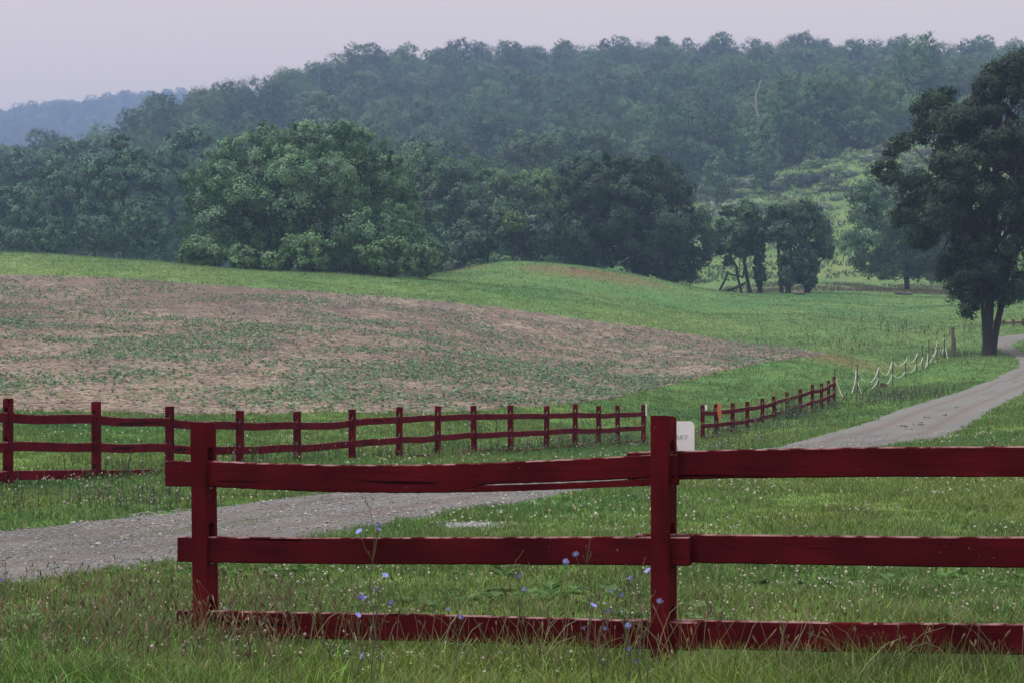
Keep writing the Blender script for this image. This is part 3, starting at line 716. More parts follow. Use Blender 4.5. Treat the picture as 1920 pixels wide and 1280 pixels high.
ang_f = math.atan2(fd[1], fd[0])
fence = empty('board_fence', (FR[0], FR[1], 0), 'near dark red post and rail fence with three long weathered boards across the foreground', 'fence')
inv = Matrix.Translation((-FR[0], -FR[1], 0))
def child(name, me, mat, parent, loc, rot):
    o = link(name, me, mat, parent); o.location = Vector(loc) - Vector(parent.location); o.rotation_euler = rot; return o
rails_z = {'L': ((.941, 1.003), (.553, .620), (.172, .232)), 'R': ((1.012, 1.082), (.628, .703), (.233, .333)), 'Q': ((1.085, 1.10), (.706, .72), (.335, .345))}
# posts: slots sit so that a dark gap shows above each rail
FQ = (FN[0] + fd[0] * BAY, FN[1] + fd[1] * BAY)
fp = [(FQ, 1.27, [1.10, .72, .34], .01, 0), (FL, 1.139, [.941, .553, .172], .009, R(0.9)), (FR, 1.186, [1.003, .622, .233], .012, R(.1)), (FN, 1.25, [1.082, .703, .333], .01, 0)]
for k, (P, top, rz, sl_, lean) in enumerate(fp):
    me = post_mesh('front_post', .09, .107, top, [z_ - .04 for z_ in rz], .052, .215, slant=sl_)
    child('post', me, M_POST, fence, (P[0], P[1], 0), (0, -lean, ang_f))
def front_rail(P, x0, x1, z0, z1, off, sag, seed, crack=False, hgt=.133, wave=.004):
    Lr = x1 - x0
    zf = lambda t: z0 + (z1 - z0) * ((x0 + Lr * t) / BAY) - sag * math.sin(math.pi * min(max((x0 + Lr * t) / BAY, 0), 1)) + wave * math.sin(5 * t + seed)
    yf = lambda t: off + .005 * math.sin(3.3 * t + seed)
    if crack:
        rise = lambda t: .036 * min(1, max(0, (t - .60) / .05))
        hf = lambda t: hgt + .012 * t - rise(t)
        V, T = rail_arrays(Lr, hgt, .034, zf, yf, 90, hf, x0, seed=seed)
        acc = Acc(); acc.add(V, T)
        gap = lambda t2: .0005 + .0055 * math.sin(math.pi * min(max(t2 * 1.15 - .04, 0), 1)) ** .7
        z2 = lambda t2: zf(.602 + t2 * .398) - hf(.602 + t2 * .398) - gap(t2)
        V, T = rail_arrays(Lr * .398, .033, .034, z2, lambda t2: yf(.602 + .398 * t2), 40, lambda t2: max(.0012, rise(.602 + t2 * .398) - gap(t2)), x0 + Lr * .602, chamf=.0006, rough=.0003, seed=seed + 9)
        acc.add(V, T); me = acc.mesh('rail')
    else:
        V, T = rail_arrays(Lr, hgt, .034, zf, yf, 60, None, x0, seed=seed); me = np_mesh('rail', V, T)
    return child('rail', me, M_RAIL, fence, (P[0], P[1], 0), (0, 0, ang_f))
for k in range(3):
    z0, z1 = rails_z['L'][k]
    front_rail(FL, (-.235, -.155, -.16)[k], BAY + (.075, .135, .175)[k], z0, z1, -.012, (.03, .004, .0)[k], 3 + k, crack=(k == 0))
    z0, z1 = rails_z['R'][k]
    front_rail(FR, (-.19, -.15, -.19)[k], BAY + .12, z0 + (.004, .002, .002)[k], z1, .024, (-.006, .004, .002)[k], 13 + k)

for k in range(3): front_rail(FN, -.17, BAY + .12, *rails_z['Q'][k], -.012, .008, 23 + k)
def far_fence(name, PP, tops, pxs, label, seed, rail_off=(.185, .575, .965)):
    r = np.random.default_rng(seed)
    root = empty(name, (PP[0][0], PP[0][1], hz(*PP[0])), label, 'fence')
    ztops = [H - (t - 728) / F * P[1] for t, P in zip(tops, PP)]
    zs = np.array(ztops)
    me0 = [post_mesh('far_post', .095, .11, 1.17, [1.17 - o_ - .03 for o_ in rail_off], .05, .2, bury=.35, slant=.01 * v) for v in (0, 1)]
    n = len(PP)
    for i, P in enumerate(PP):
        a = PP[max(i - 1, 0)]; b = PP[min(i + 1, n - 1)]; an = math.atan2(b[1] - a[1], b[0] - a[0])
        child('post', me0[i % 2], M_FPOST, root, (P[0], P[1], zs[i] - 1.17), (r.normal(0, .012), r.normal(0, .012), an + r.normal(0, .04)))
    for i in range(n - 1):
        a, b = PP[i], PP[i + 1]; Lb = math.hypot(b[0] - a[0], b[1] - a[1]); an = math.atan2(b[1] - a[1], b[0] - a[0])
        for k, ro in enumerate(rail_off):
            z0, z1 = zs[i] - ro, zs[i + 1] - ro; sag = r.uniform(-.008, .028); wv = r.uniform(-.012, .012); s0 = (i % 2) * .022 - .011
            x0 = -.12; Lr = Lb + .24
            zf = lambda t: z0 + (z1 - z0) * ((x0 + Lr * t) / Lb) - sag * math.sin(math.pi * t) + wv * math.sin(6.28 * t)
            V, T = rail_arrays(Lr, .13, .034, lambda t: zf(t) - zs[i], lambda t: s0, 10, None, x0, seed=i * 3 + k)
            child('rail', np_mesh('rail', V, T), M_FRAIL, root, (a[0], a[1], zs[i]), (0, 0, an))
    return root, zs
# one more bay to the left of the picture
u_ = np.array(BP[0]) - np.array(BP[1]); u_ = u_ / np.hypot(*u_) * bbay
BPx = [tuple(np.array(BP[0]) + u_)] + BP
far_fence('long_rail_fence', BPx, [744] + bp_top, None, 'long red post and rail fence winding back along the brown field', 71)
far_fence('short_rail_fence', RP, rp_top, None, 'shorter red rail fence climbing the grass beyond the gate gap, with an orange disc', 72)

def box_mesh(name, sx_, sy_, sz_, bev=.003, z0=0):
    bm = bmesh.new(); bmesh.ops.create_cube(bm, size=1)
    bmesh.ops.scale(bm, vec=(sx_, sy_, sz_), verts=bm.verts); bmesh.ops.translate(bm, vec=(0, 0, z0 + sz_ / 2), verts=bm.verts)
    bmesh.ops.bevel(bm, geom=bm.edges[:], offset=bev, segments=2, affect='EDGES')
    me = bpy.data.meshes.new(name); bm.to_mesh(me); bm.free(); return me

def rounded_plate(name, w_, h_, rad, th):
    """plate in local XZ, facing -Y, origin at its centre"""
    bm = bmesh.new(); P = []
    for cx, cz_, a0 in ((w_ / 2 - rad, h_ / 2 - rad, 0), (-w_ / 2 + rad, h_ / 2 - rad, 90), (-w_ / 2 + rad, -h_ / 2 + rad, 180), (w_ / 2 - rad, -h_ / 2 + rad, 270)):
        for k in range(6): t = R(a0 + 18 * k); P.append((cx + rad * math.cos(t), -th / 2, cz_ + rad * math.sin(t)))
    f = bm.faces.new([bm.verts.new(p_) for p_ in P]); ex = bmesh.ops.extrude_face_region(bm, geom=[f])
    bmesh.ops.translate(bm, vec=(0, th, 0), verts=[v for v in ex['geom'] if isinstance(v, bmesh.types.BMVert)])
    bmesh.ops.recalc_face_normals(bm, faces=bm.faces[:])
    me = bpy.data.meshes.new(name); bm.to_mesh(me); bm.free(); return me

def text_mesh(s_, size, mat):
    c = bpy.data.curves.new('lettering', 'FONT'); c.body = s_; c.size = size; c.extrude = .0006; c.align_x = 'LEFT'
    ob = bpy.data.objects.new('tmp', c); COL.objects.link(ob); dg = bpy.context.evaluated_depsgraph_get()
    me = bpy.data.meshes.new_from_object(ob.evaluated_get(dg)); bpy.data.objects.remove(ob); me.materials.clear(); me.name = 'lettering'
    me.transform(Matrix.Rotation(R(90), 4, 'X')); return me

# the white board behind the right-hand front post
zs_ = 10.42; sx0, sx1 = [(p_ - 960) / F * zs_ for p_ in (1222, 1302)]; sz1, sz0 = [H - (p_ - 728) / F * zs_ for p_ in (789, 874)]
sg = empty('notice_board', ((sx0 + sx1) / 2, zs_, (sz0 + sz1) / 2), 'small white board with faded lettering and rounded corners behind the nearest red post', 'sign')
link('plate', rounded_plate('plate', sx1 - sx0, sz1 - sz0, .022, .006), M_WHITE, sg)
o = link('lettering', text_mesh('AKY', .033, M_GREYINK), M_GREYINK, sg); o.location = (.008, -.0042, .022)
acc = Acc(); acc.tube([(.012, 0, 0), (.018, 0, -.02), (.022, 0, -.045)], [.004, .006, .003], 5); acc.tube([(.018, 0, -.062), (.032, 0, -.055), (.048, 0, -.064)], [.002, .005, .002], 5)
me = acc.mesh('emblem'); me.transform(Matrix.Diagonal((1, .12, 1, 1))); o = link('emblem', me, M_GREYINK, sg); o.location = (0, -.0036, 0)
o = link('bracket', box_mesh('bracket', .03, .05, .16, .002), M_STEEL, sg); o.location = (-.03, .030, -.12)

# little white signs on the two gate posts
def post_sign(px0, px1, py0, py1, Z, label, marks):
    x0, x1 = (px0 - 960) / F * Z, (px1 - 960) / F * Z; z1, z0 = H - (py0 - 728) / F * Z, H - (py1 - 728) / F * Z
    s_ = empty('post_sign', ((x0 + x1) / 2, Z, (z0 + z1) / 2), label, 'sign')
    link('plate', box_mesh('plate', x1 - x0, .012, z1 - z0, .002, -(z1 - z0) / 2), M_WHITE, s_)
    if marks:
        acc = Acc()
        for a, b in ((.32, .18), (.05, .10), (-.25, .16)):
            acc = Acc(); V = np.array([(-.18, -.5, a - b / 2), (.18, -.5, a - b / 2), (.14, -.5, a + b / 2), (-.14, -.5, a + b / 2)]) * [x1 - x0, .0145, z1 - z0]
            acc.add(V, [(0, 1, 2), (0, 2, 3)]); link('mark', acc.mesh('mark'), M_GREYINK, s_)
post_sign(1208.3, 1213, 757, 778, BP[-1][1] - .02, 'thin white sign with dark marks on the last post of the long fence', True)
post_sign(1321.8, 1326, 758.5, 768, RP[0][1] - .02, 'tiny plain white sign on the first post of the short fence', False)
# orange disc hung on the second post
Zd = RP[1][1] - .12; xd, zd = (1349 - 960) / F * Zd, H - (770.5 - 728) / F * Zd
bm = bmesh.new(); P = []
for k in range(36):
    t = k / 36 * 2 * math.pi; sx_, sz_ = math.cos(t), math.sin(t); zz = sz_ * .28 * (1 if sz_ > 0 else 1.0); P.append((sx_ * .235 * (1 - .12 * max(0, -sz_)), -.006, zz))
f = bm.faces.new([bm.verts.new(p_) for p_ in P]); ex = bmesh.ops.extrude_face_region(bm, geom=[f])
bmesh.ops.translate(bm, vec=(0, .012, 0), verts=[v for v in ex['geom'] if isinstance(v, bmesh.types.BMVert)]); bmesh.ops.recalc_face_normals(bm, faces=bm.faces[:])
me = bpy.data.meshes.new('disc'); bm.to_mesh(me); bm.free()
dc = empty('reflector_disc', (xd, Zd, zd), 'orange oval disc turned edgewise on the second post of the short fence', 'reflector')
o = link('disc', me, M_ORANGE, dc); dc.rotation_euler = (0, 0, R(70))
o = link('bolt', box_mesh('bolt', .02, .03, .02, .003), M_BLACK, dc); o.location = (0, 0, .24)

# ------------------------------------------------------------------ rope fence
rf_px = [(1565.5, 692, 87.0, 1.25), (1607.5, 682, 91, None), (1647, 683, 97, None), (1674, 670, 102, None), (1698, 665, 106, None), (1719, 659, 109.5, None), (1729.6, 646, 112.5, None), (1741.7, 637, 115.5, None), (1757, 633, 119, None), (1771, 627, 123, None)]
rope_fence = empty('rope_fence', (*W(1607.5, 740, 91)[:2], hz(*W(1607.5, 740, 91)[:2])), 'run of thin dark stakes hung with sagging white tape beside the gravel road', 'fence')
r = np.random.default_rng(4)
for px, top, Z, hh in rf_px:
    x, y, z = W(px, top, Z); g = hz(x, y) - .3; acc = Acc(); rr_ = .028
    acc.tube([(0, 0, g - z), (0, 0, (g - z) * .5), (r.normal(0, .01), 0, 0)], [rr_, rr_, rr_ * .9], 6)
    V, T = tube_arrays([(0, -.02, g - z), (0, -.02, -.01)], [.016, .016], 4); acc.add(V, T)
    child('stake', acc.mesh('stake'), M_STEEL, rope_fence, (x, y, z), (0, 0, 0))
ROPES = [([(1605, 692), (1603.5, 712), (1598, 733), (1588, 745)], 91, 1), ([(1608, 715), (1612, 728), (1615, 738), (1619, 750)], 91, .8), ([(1565, 703), (1571, 722), (1580, 742), (1589, 753)], 88, .45),
 ([(1567, 713), (1573, 728), (1578, 741), (1586, 748)], 88, .35), ([(1609, 695), (1614, 706), (1618, 711), (1622, 715)], 93, .35), ([(1648, 687), (1643.5, 701), (1638, 711), (1631, 716)], 97, 1),
 ([(1647, 708), (1641.5, 720), (1634, 728), (1625, 730.5)], 97, .9), ([(1649, 689), (1653, 696), (1656, 700), (1660, 703)], 98, .35), ([(1673, 677), (1669.5, 689), (1665, 699), (1660, 702)], 102, 1),
 ([(1673, 701), (1669, 711), (1664, 718.5), (1658.5, 719.5)], 102, .9), ([(1675, 678), (1678, 682), (1681, 684), (1684, 685.5)], 104, .4), ([(1700.5, 670), (1696, 679), (1690, 685), (1684, 685.5)], 106, 1),
 ([(1697.5, 695.5), (1692, 703), (1685, 707), (1679, 706)], 106, .9), ([(1675, 701), (1678, 705), (1682, 707), (1685, 707)], 104, .4), ([(1697.5, 712), (1697.3, 716), (1697, 721)], 106, .9), ([(1720, 661), (1716.5, 671), (1711.5, 677), (1707, 678)], 109.5, 1),
 ([(1718, 682), (1714, 691), (1710, 696), (1706, 697.5)], 109.5, .9), ([(1717.3, 702), (1717.3, 705), (1717, 710)], 109.5, .8), ([(1730, 669), (1728, 677), (1725, 682), (1721, 683.5)], 112.5, 1),
 ([(1729, 692), (1728, 698), (1726.5, 704)], 112.5, .9), ([(1740, 661), (1738.5, 676), (1736, 685), (1732.5, 693)], 115.5, .9), ([(1738.5, 672), (1738.3, 684), (1737.5, 694)], 115, .8),
 ([(1757, 637), (1754.5, 654), (1748.5, 670), (1742, 681)], 119, .9), ([(1756, 655), (1753, 664), (1749.5, 669)], 119, .8), ([(1755.5, 674), (1753, 680), (1750.5, 683)], 119, .8), ([(1771, 634), (1766, 639), (1761, 638.5), (1757, 635.5)], 121, .8),
 ([(1769, 653), (1767, 658), (1766.5, 664)], 123, .8), ([(1773, 651), (1775, 662), (1777.5, 675)], 123, .8), ([(1766, 654), (1763, 657), (1762, 658)], 122, .6)]
for P, Z, wgt in ROPES:
    P = np.array(P, float); s_ = np.linspace(0, 1, len(P)); t = np.linspace(0, 1, 14)
    co = np.polyfit(s_, P[:, 0], min(3, len(P) - 1)), np.polyfit(s_, P[:, 1], min(3, len(P) - 1))
    xx, yy = np.polyval(co[0], t), np.polyval(co[1], t)
    Q = np.array([W(a, b, Z - 1.2 * k / 14 - .06) for k, (a, b) in enumerate(zip(xx, yy))]); o0 = Q[0].copy()
    acc = Acc(); acc.tube(Q - o0, [.025 * wgt] * 14, 6)
    child('tape', acc.mesh('tape', True), M_ROPE, rope_fence, o0, (0, 0, 0))

def stake(name, px, top, Z, rad, label, cat='post', lean=0, mat=None, wide=None):
    x, y, z = W(px, top, Z); g = hz(x, y) - .25; acc = Acc(); rr = rad
    acc.tube([(0, 0, 0), (0, 0, (z - g) * .5), (lean * .6, 0, (z - g) * .97), (lean * .62, 0, z - g)], [rr * 1.05, rr, rr * .95, rr * .6], 9)
    return tag(link(name, acc.mesh(name, False), mat or M_GREYWOOD, None, (x, y, g)), label, cat)
stake('wooden_post', 1786.5, 613, 127, .095, 'tall grey wooden post at the far end of the taped stakes')
stake('wooden_post', 1790.5, 632, 127.6, .08, 'short broken grey post leaning against the tall one', lean=-.05)
stake('tree_stump', 1654, 717, 99.5, .10, 'small brown rotten stump in the grass behind the taped stakes', 'stump', mat=M_BROWNWOOD)
stake('tree_stump', 1659.5, 719, 99.8, .09, 'smaller stump touching the rotten brown one', 'stump', mat=M_BROWNWOOD, lean=.05)
stake('leaning_stick', 1618, 726, 93, .035, 'dark stick leaning in the grass beside the first taped stake', 'stick', lean=.25, mat=M_BARK)

# distant brown fence at the right edge
pf = [(1862, 602, 158), (1871, 601.5, 157.5), (1882, 601, 157), (1900, 600.5, 156), (1918, 599, 155), (1940, 598, 154), (1965, 597, 153)]
ff = empty('brown_rail_fence', (*W(pf[0][0], 615, 158)[:2], hz(*W(pf[0][0], 615, 158)[:2])), 'distant brown rail fence beyond the bend of the road, right of the big tree', 'fence')
for px, top, Z in pf:
    x, y, z = W(px, top, Z); child('post', box_mesh('post', .17, .17, 1.25, .01, -1.2), M_BROWNWOOD, ff, (x, y, z), (0, 0, 0))
for (a, b) in zip(pf[:-1], pf[1:]):
    A3, B3 = np.array(W(*a)), np.array(W(*b)); d = B3 - A3; Lb = np.hypot(d[0], d[1])
    for k in range(3):
        V, T = rail_arrays(Lb, .15, .05, lambda t: -.12 - .3 * k + d[2] * t, lambda t: -.1, 3)
        child('rail', np_mesh('rail', V, T), M_BROWNWOOD, ff, A3, (0, 0, math.atan2(d[1], d[0])))

# ------------------------------------------------------------------ chicory in front of the fence
M_STEM = plain('chicory_stem', (0.06, 0.08, 0.04), .8, (.09, .07, .045))
M_PETAL = plain('chicory_petal', (0.26, 0.28, 0.68), .7, (.34, .34, .78))
def flower_mesh():
    acc = Acc(); r = np.random.default_rng(2)
    for k in range(14):
        a = k / 14 * 6.283 + r.uniform(-.1, .1); Lp = .0145 * r.uniform(.85, 1.1); up = r.uniform(.1, .5)
        d = np.array([math.cos(a), math.sin(a), up]); s_ = np.array([-math.sin(a), math.cos(a), 0]) * .0028
        V = np.array([(0, 0, 0), d * Lp * .5 - s_ * .8, d * Lp - s_, d * Lp + s_, d * Lp * .5 + s_ * .8]) * 1.0
        acc.add(V, [(0, 1, 2), (0, 2, 3), (0, 3, 4)])
    acc.tube([(0, 0, -.006), (0, 0, 0), (0, 0, .004)], [.002, .0035, .002], 6)
    return acc.mesh('flower')
FLM = flower_mesh()
CHIC = [([(674, 996), (709, 983), (709, 992), (721, 1078)], (700, 8.9), 'tall chicory plant in front of the middle board, its top flowers against the gravel'),
 ([(703, 1105), (677, 1119), (684, 1122), (732, 1130)], (712, 9.0), 'chicory plant with four blue flowers between the lower two boards, left bay'),
 ([(670, 1152), (680, 1229)], (672, 8.9), 'low chicory with a bloom on the bottom board and one below it, left bay'),
 ([(840, 1141), (863, 1157)], (850, 9.2), 'small chicory plant midway along the left bay just above the bottom board'),
 ([(1079, 1039), (1060, 1053), (1112, 1134)], (1105, 9.0), 'chicory plant with two blooms in front of the middle board left of the nearest post'),
 ([(972, 1080), (982, 1105)], (978, 9.3), 'short chicory with two dim blooms alone between post and mid bay'),
 ([(1181, 1084), (1150, 1107), (1165, 1115), (1177, 1173), (1179, 1217)], (1178, 8.9), 'chicory plant with five blooms one above another just left of the nearest post'),
 ([(1140, 1146), (1134, 1178), (1095, 1177)], (1128, 9.1), 'chicory plant with blooms across the bottom board left of the nearest post'),
 ([(1236, 1127)], (1210, 8.8), 'bent chicory stem rising across the nearest post with one bloom'),
 ([(1192, 1240), (1216, 1069)], (1200, 9.1), 'chicory plant at the foot of the nearest post, lowest bloom in the grass'),
 ([(3, 1088)], (4, 12.0), 'single chicory at the left edge of the picture beside the gravel')]
r = np.random.default_rng(8)
for fl, (bx, Z), lab in CHIC:
    X0 = (bx - 960) / F * Z; root = empty('chicory_plant', (X0, Z, hz(X0, Z)), lab, 'flower', 'blue chicory plants along the near fence')
    zt = min(f_[1] for f_ in fl); top = np.array(W(bx + r.uniform(-8, 8), zt - r.uniform(5, 30), Z)) - np.array(root.location)
    acc = Acc(); n = 9; main = [np.array([0, 0, -.02]) + (top - np.array([0, 0, -.02])) * (k / (n - 1)) + np.array([.012 * math.sin(k * 1.7 + bx), .01 * math.cos(k * 1.3), 0]) * (k > 0) for k in range(n)]
    acc.tube(main, list(np.linspace(.0032, .0013, n)), 5)
    for f_ in fl:
        p_ = np.array(W(f_[0], f_[1], Z - .03)) - np.array(root.location)
        k = int(np.clip((p_[2] - .10) / max(top[2], .05) * (n - 1), 1, n - 2)); b0 = main[k]; mid = (b0 + p_) / 2 + np.array([0, 0, -.015])
        acc.tube([b0, mid, p_ - np.array([0, 0, .004])], [.0016, .0014, .0012], 4)
        fo = link('flower', FLM, M_PETAL, root); fo.location = p_; fo.rotation_euler = (R(r.uniform(25, 75)), R(r.uniform(-25, 25)), r.uniform(0, 6)); fo.scale = (1, 1, 1)
    for _ in range(7 + int(top[2] * 14)):
        k = r.integers(2, n); b0 = main[k]; a = r.uniform(0, 6.28); l = r.uniform(.015, .07); e_ = b0 + np.array([math.cos(a) * l * .8, math.sin(a) * l * .4, l])
        acc.tube([b0, (b0 + e_) / 2 + [0, 0, -.004], e_], [.0011, .001, .0008], 3); acc.tube([e_, e_ + [0, 0, .004], e_ + [0, 0, .009]], [.0012, .003, .001], 5)
    link('stem', acc.mesh('stem'), M_STEM, root)

# ------------------------------------------------------------------ trees
def leaf_mesh(name, P, Nn, size, col, seed=0, aspect=.55):
    r = np.random.default_rng(seed); n = len(P)
    Nn = Nn / (np.linalg.norm(Nn, axis=1)[:, None] + 1e-9)
    t = r.normal(size=(n, 3)); t[:, 2] -= .35; t -= (t * Nn).sum(1)[:, None] * Nn; t /= np.linalg.norm(t, axis=1)[:, None] + 1e-9
    b = np.cross(Nn, t); s_ = size[:, None] * .5
    V = np.stack([P - t * s_, P + b * s_ * aspect + Nn * s_ * .12, P + t * s_, P - b * s_ * aspect + Nn * s_ * .12], 1).reshape(-1, 3)
    T = (np.arange(n) * 4)[:, None] + np.array([[0, 1, 2, 3]])
    return np_mesh(name, V, T, np.repeat(col[:, None], 4, 1).reshape(-1, 3), False, 4)

def lobe_leaves(lobes, n, seed, clumps=16, spread=.16, squash=.85, core=.12, cull=.72, nn=.34):
    """lobes: (m,4) centres and radii. Leaves gather in clumps on the lobes' surfaces"""
    r = np.random.default_rng(seed); lobes = np.asarray(lobes, float); m = len(lobes)
    wgt = lobes[:, 3] ** 2; li = r.choice(m, n, p=wgt / wgt.sum())
    cd = r.normal(size=(m, clumps, 3)); cd[..., 2] += .25; cd /= np.linalg.norm(cd, axis=2)[..., None]
    cr_ = r.uniform(.72, 1.06, (m, clumps)); csz = r.uniform(.6, 1.5, (m, clumps))
    ci = r.integers(0, clumps, n); d = cd[li, ci] * cr_[li, ci][:, None] + r.normal(size=(n, 3)) * spread * csz[li, ci][:, None]
    co = r.random(n) < core; d[co] *= r.uniform(.3, .85, (co.sum(), 1))
    d[:, 2] *= squash; P = lobes[li, :3] + d * lobes[li, 3][:, None]
    keep = np.ones(n, bool)
    for j in range(m):
        q_ = (P - lobes[j, :3]) / lobes[j, 3]; q_[:, 2] /= squash; keep &= ((q_ ** 2).sum(1) > cull * cull) | (li == j) | (r.random(n) < .12)
    tone = r.uniform(.75, 1.3, (m, clumps))[li, ci]
    Nn = d * 1.5 + r.normal(size=(n, 3)) * nn + np.array([0, 0, .2])
    return P[keep], Nn[keep], tone[keep]

def jit_col(base, tone, r, lo=.5, hi=1.6):
    n = len(tone); return np.clip(np.array(base)[None] * (tone * r.uniform(lo, hi, n))[:, None] * np.stack([r.uniform(.85, 1.2, n), np.ones(n), r.uniform(.8, 1.2, n)], 1), .005, .9)

def limb(acc, a, b, r0, r1, bend, rr, n=7, c=None):
    a = np.array(a, float); b = np.array(b, float); P = []
    off = rr.normal(size=3) * bend * np.linalg.norm(b - a); off[2] = abs(off[2]) * .4
    for k in range(n): t = k / (n - 1); P.append(a + (b - a) * t + off * math.sin(math.pi * t) + rr.normal(size=3) * .01 * np.linalg.norm(b - a))
    acc.tube(P, list(np.linspace(r0, r1, n)), 7, c)
    return P

# forest tree kinds: shared crowns and trunks
def forest_kind(seed, hgt, rad, nl, shape, col, n=9000, leaf=.46):
    r = np.random.default_rng(seed); lobes = []
    for k in range(nl):
        t = r.uniform(0, 1) ** .8; a = r.uniform(0, 6.283)
        if shape == 'cone': rr = rad * (1 - t) * .9; zz = hgt * (.25 + .66 * t); lr = rad * (.55 - .22 * t)
        elif shape == 'tall': rr = rad * .55 * math.sqrt(1 - t * t * .8); zz = hgt * (.28 + .62 * t); lr = rad * r.uniform(.38, .52)
        elif shape == 'edge': rr = rad * .7 * math.sqrt(1 - t * t * .8); zz = hgt * (.06 + .78 * t); lr = rad * r.uniform(.34, .5)
        else: rr = rad * .60 * math.sqrt(max(0, 1 - t ** 2.2)) * r.uniform(.75, 1.1); zz = hgt * (.34 + .42 * t) * r.uniform(.93, 1.05); lr = rad * r.uniform(.44, .62)
        lobes.append((rr * math.cos(a), rr * math.sin(a), zz, lr))
    P, Nn, tone = lobe_leaves(lobes, n, seed + 1, clumps=34, spread=.10, nn=.22, core=.05)
    me = leaf_mesh('crown', P, Nn, leaf * r.uniform(.65, 1.3, len(P)), jit_col(col, tone ** .4, r, .85, 1.2), seed); me.materials.append(M_FOREST)
    acc = Acc(); limb(acc, (0, 0, -1), (0, 0, hgt * .55), .32, .16, .01, r)
    for k in range(4): l = lobes[k]; limb(acc, (0, 0, hgt * r.uniform(.25, .5)), l[:3], .13, .04, .06, r, 5)
    tm = acc.mesh('trunk'); tm.materials.append(M_BARK)
    return me, tm
KINDS = [forest_kind(501, 17, 6.9, 9, 'round', (0.062, 0.131, 0.045)), forest_kind(502, 19, 7.6, 10, 'round', (0.053, 0.115, 0.043)), forest_kind(503, 16, 6.2, 7, 'round', (0.074, 0.147, 0.048)),
         forest_kind(504, 20, 6.0, 12, 'tall', (0.057, 0.122, 0.045)), forest_kind(505, 15, 7.4, 9, 'round', (0.090, 0.156, 0.062)), forest_kind(506, 18, 5.4, 22, 'cone', (0.051, 0.112, 0.048)),
         forest_kind(507, 18, 8.2, 11, 'round', (0.057, 0.122, 0.045)), forest_kind(508, 14, 5.6, 9, 'tall', (0.085, 0.150, 0.056))]

EDGE = forest_kind(521, 8.5, 4.2, 15, 'edge', (0.064, 0.131, 0.048), 6000, .40)
def forest_spots(z0, z1, u0, u1, step, seed, cond=None):
    r = np.random.default_rng(seed); out = []
    X, Y = np.meshgrid(np.arange(u0 * z1 - step, u1 * z1 + step, step), np.arange(z0, z1, step))
    X = (X + r.uniform(-.42, .42, X.shape) * step).ravel(); Y = (Y + r.uniform(-.42, .42, Y.shape) * step).ravel(); u = X / Y
    k = (u > u0) & (u < u1) & (Y > z0) & (Y < z1)
    if cond is not None: k &= cond(X, Y)
    return X[k], Y[k]
def main_wood(X, Y):
    u = X / Y; px = 960 + u * F
    zr = np.interp(px, [-900, 0, 300, 420, 600, 950, 1200, 1500, 1900, 2700], [600, 560, 650, 730, 830, 900, 905, 935, 935, 935])   # a little past the ridge
    return (Y > FOREST_Z0(u)) & (Y < zr)
fx, fy = forest_spots(255, 940, -.285, .285, 11.6, 1, main_wood)
gx2, gy2 = forest_spots(1350, 2420, -.30, -.10, 15.5, 2)
order = np.argsort(fy); fx, fy = fx[order], fy[order]; fz = height(fx, fy)
print('forest', len(fx), len(gx2))
r = np.random.default_rng(31)
NI = 215
inview = [i for i in range(len(fx)) if abs(fx[i] / fy[i]) < .243][:NI]
indiv = set(inview)
for i in inview:
    k = r.integers(0, len(KINDS)); sc_ = r.uniform(.72, 1.2)
    t = empty('forest_tree', (fx[i], fy[i], fz[i]), 'broadleaf tree in the front rows of the wood on the hillside', 'tree', 'trees in the front rows of the hillside wood')
    t.rotation_euler = (0, 0, r.uniform(0, 6.28)); t.scale = (sc_, sc_, sc_ * r.uniform(.88, 1.1))
    link('crown', KINDS[k][0], None, t); link('trunk', KINDS[k][1], None, t)

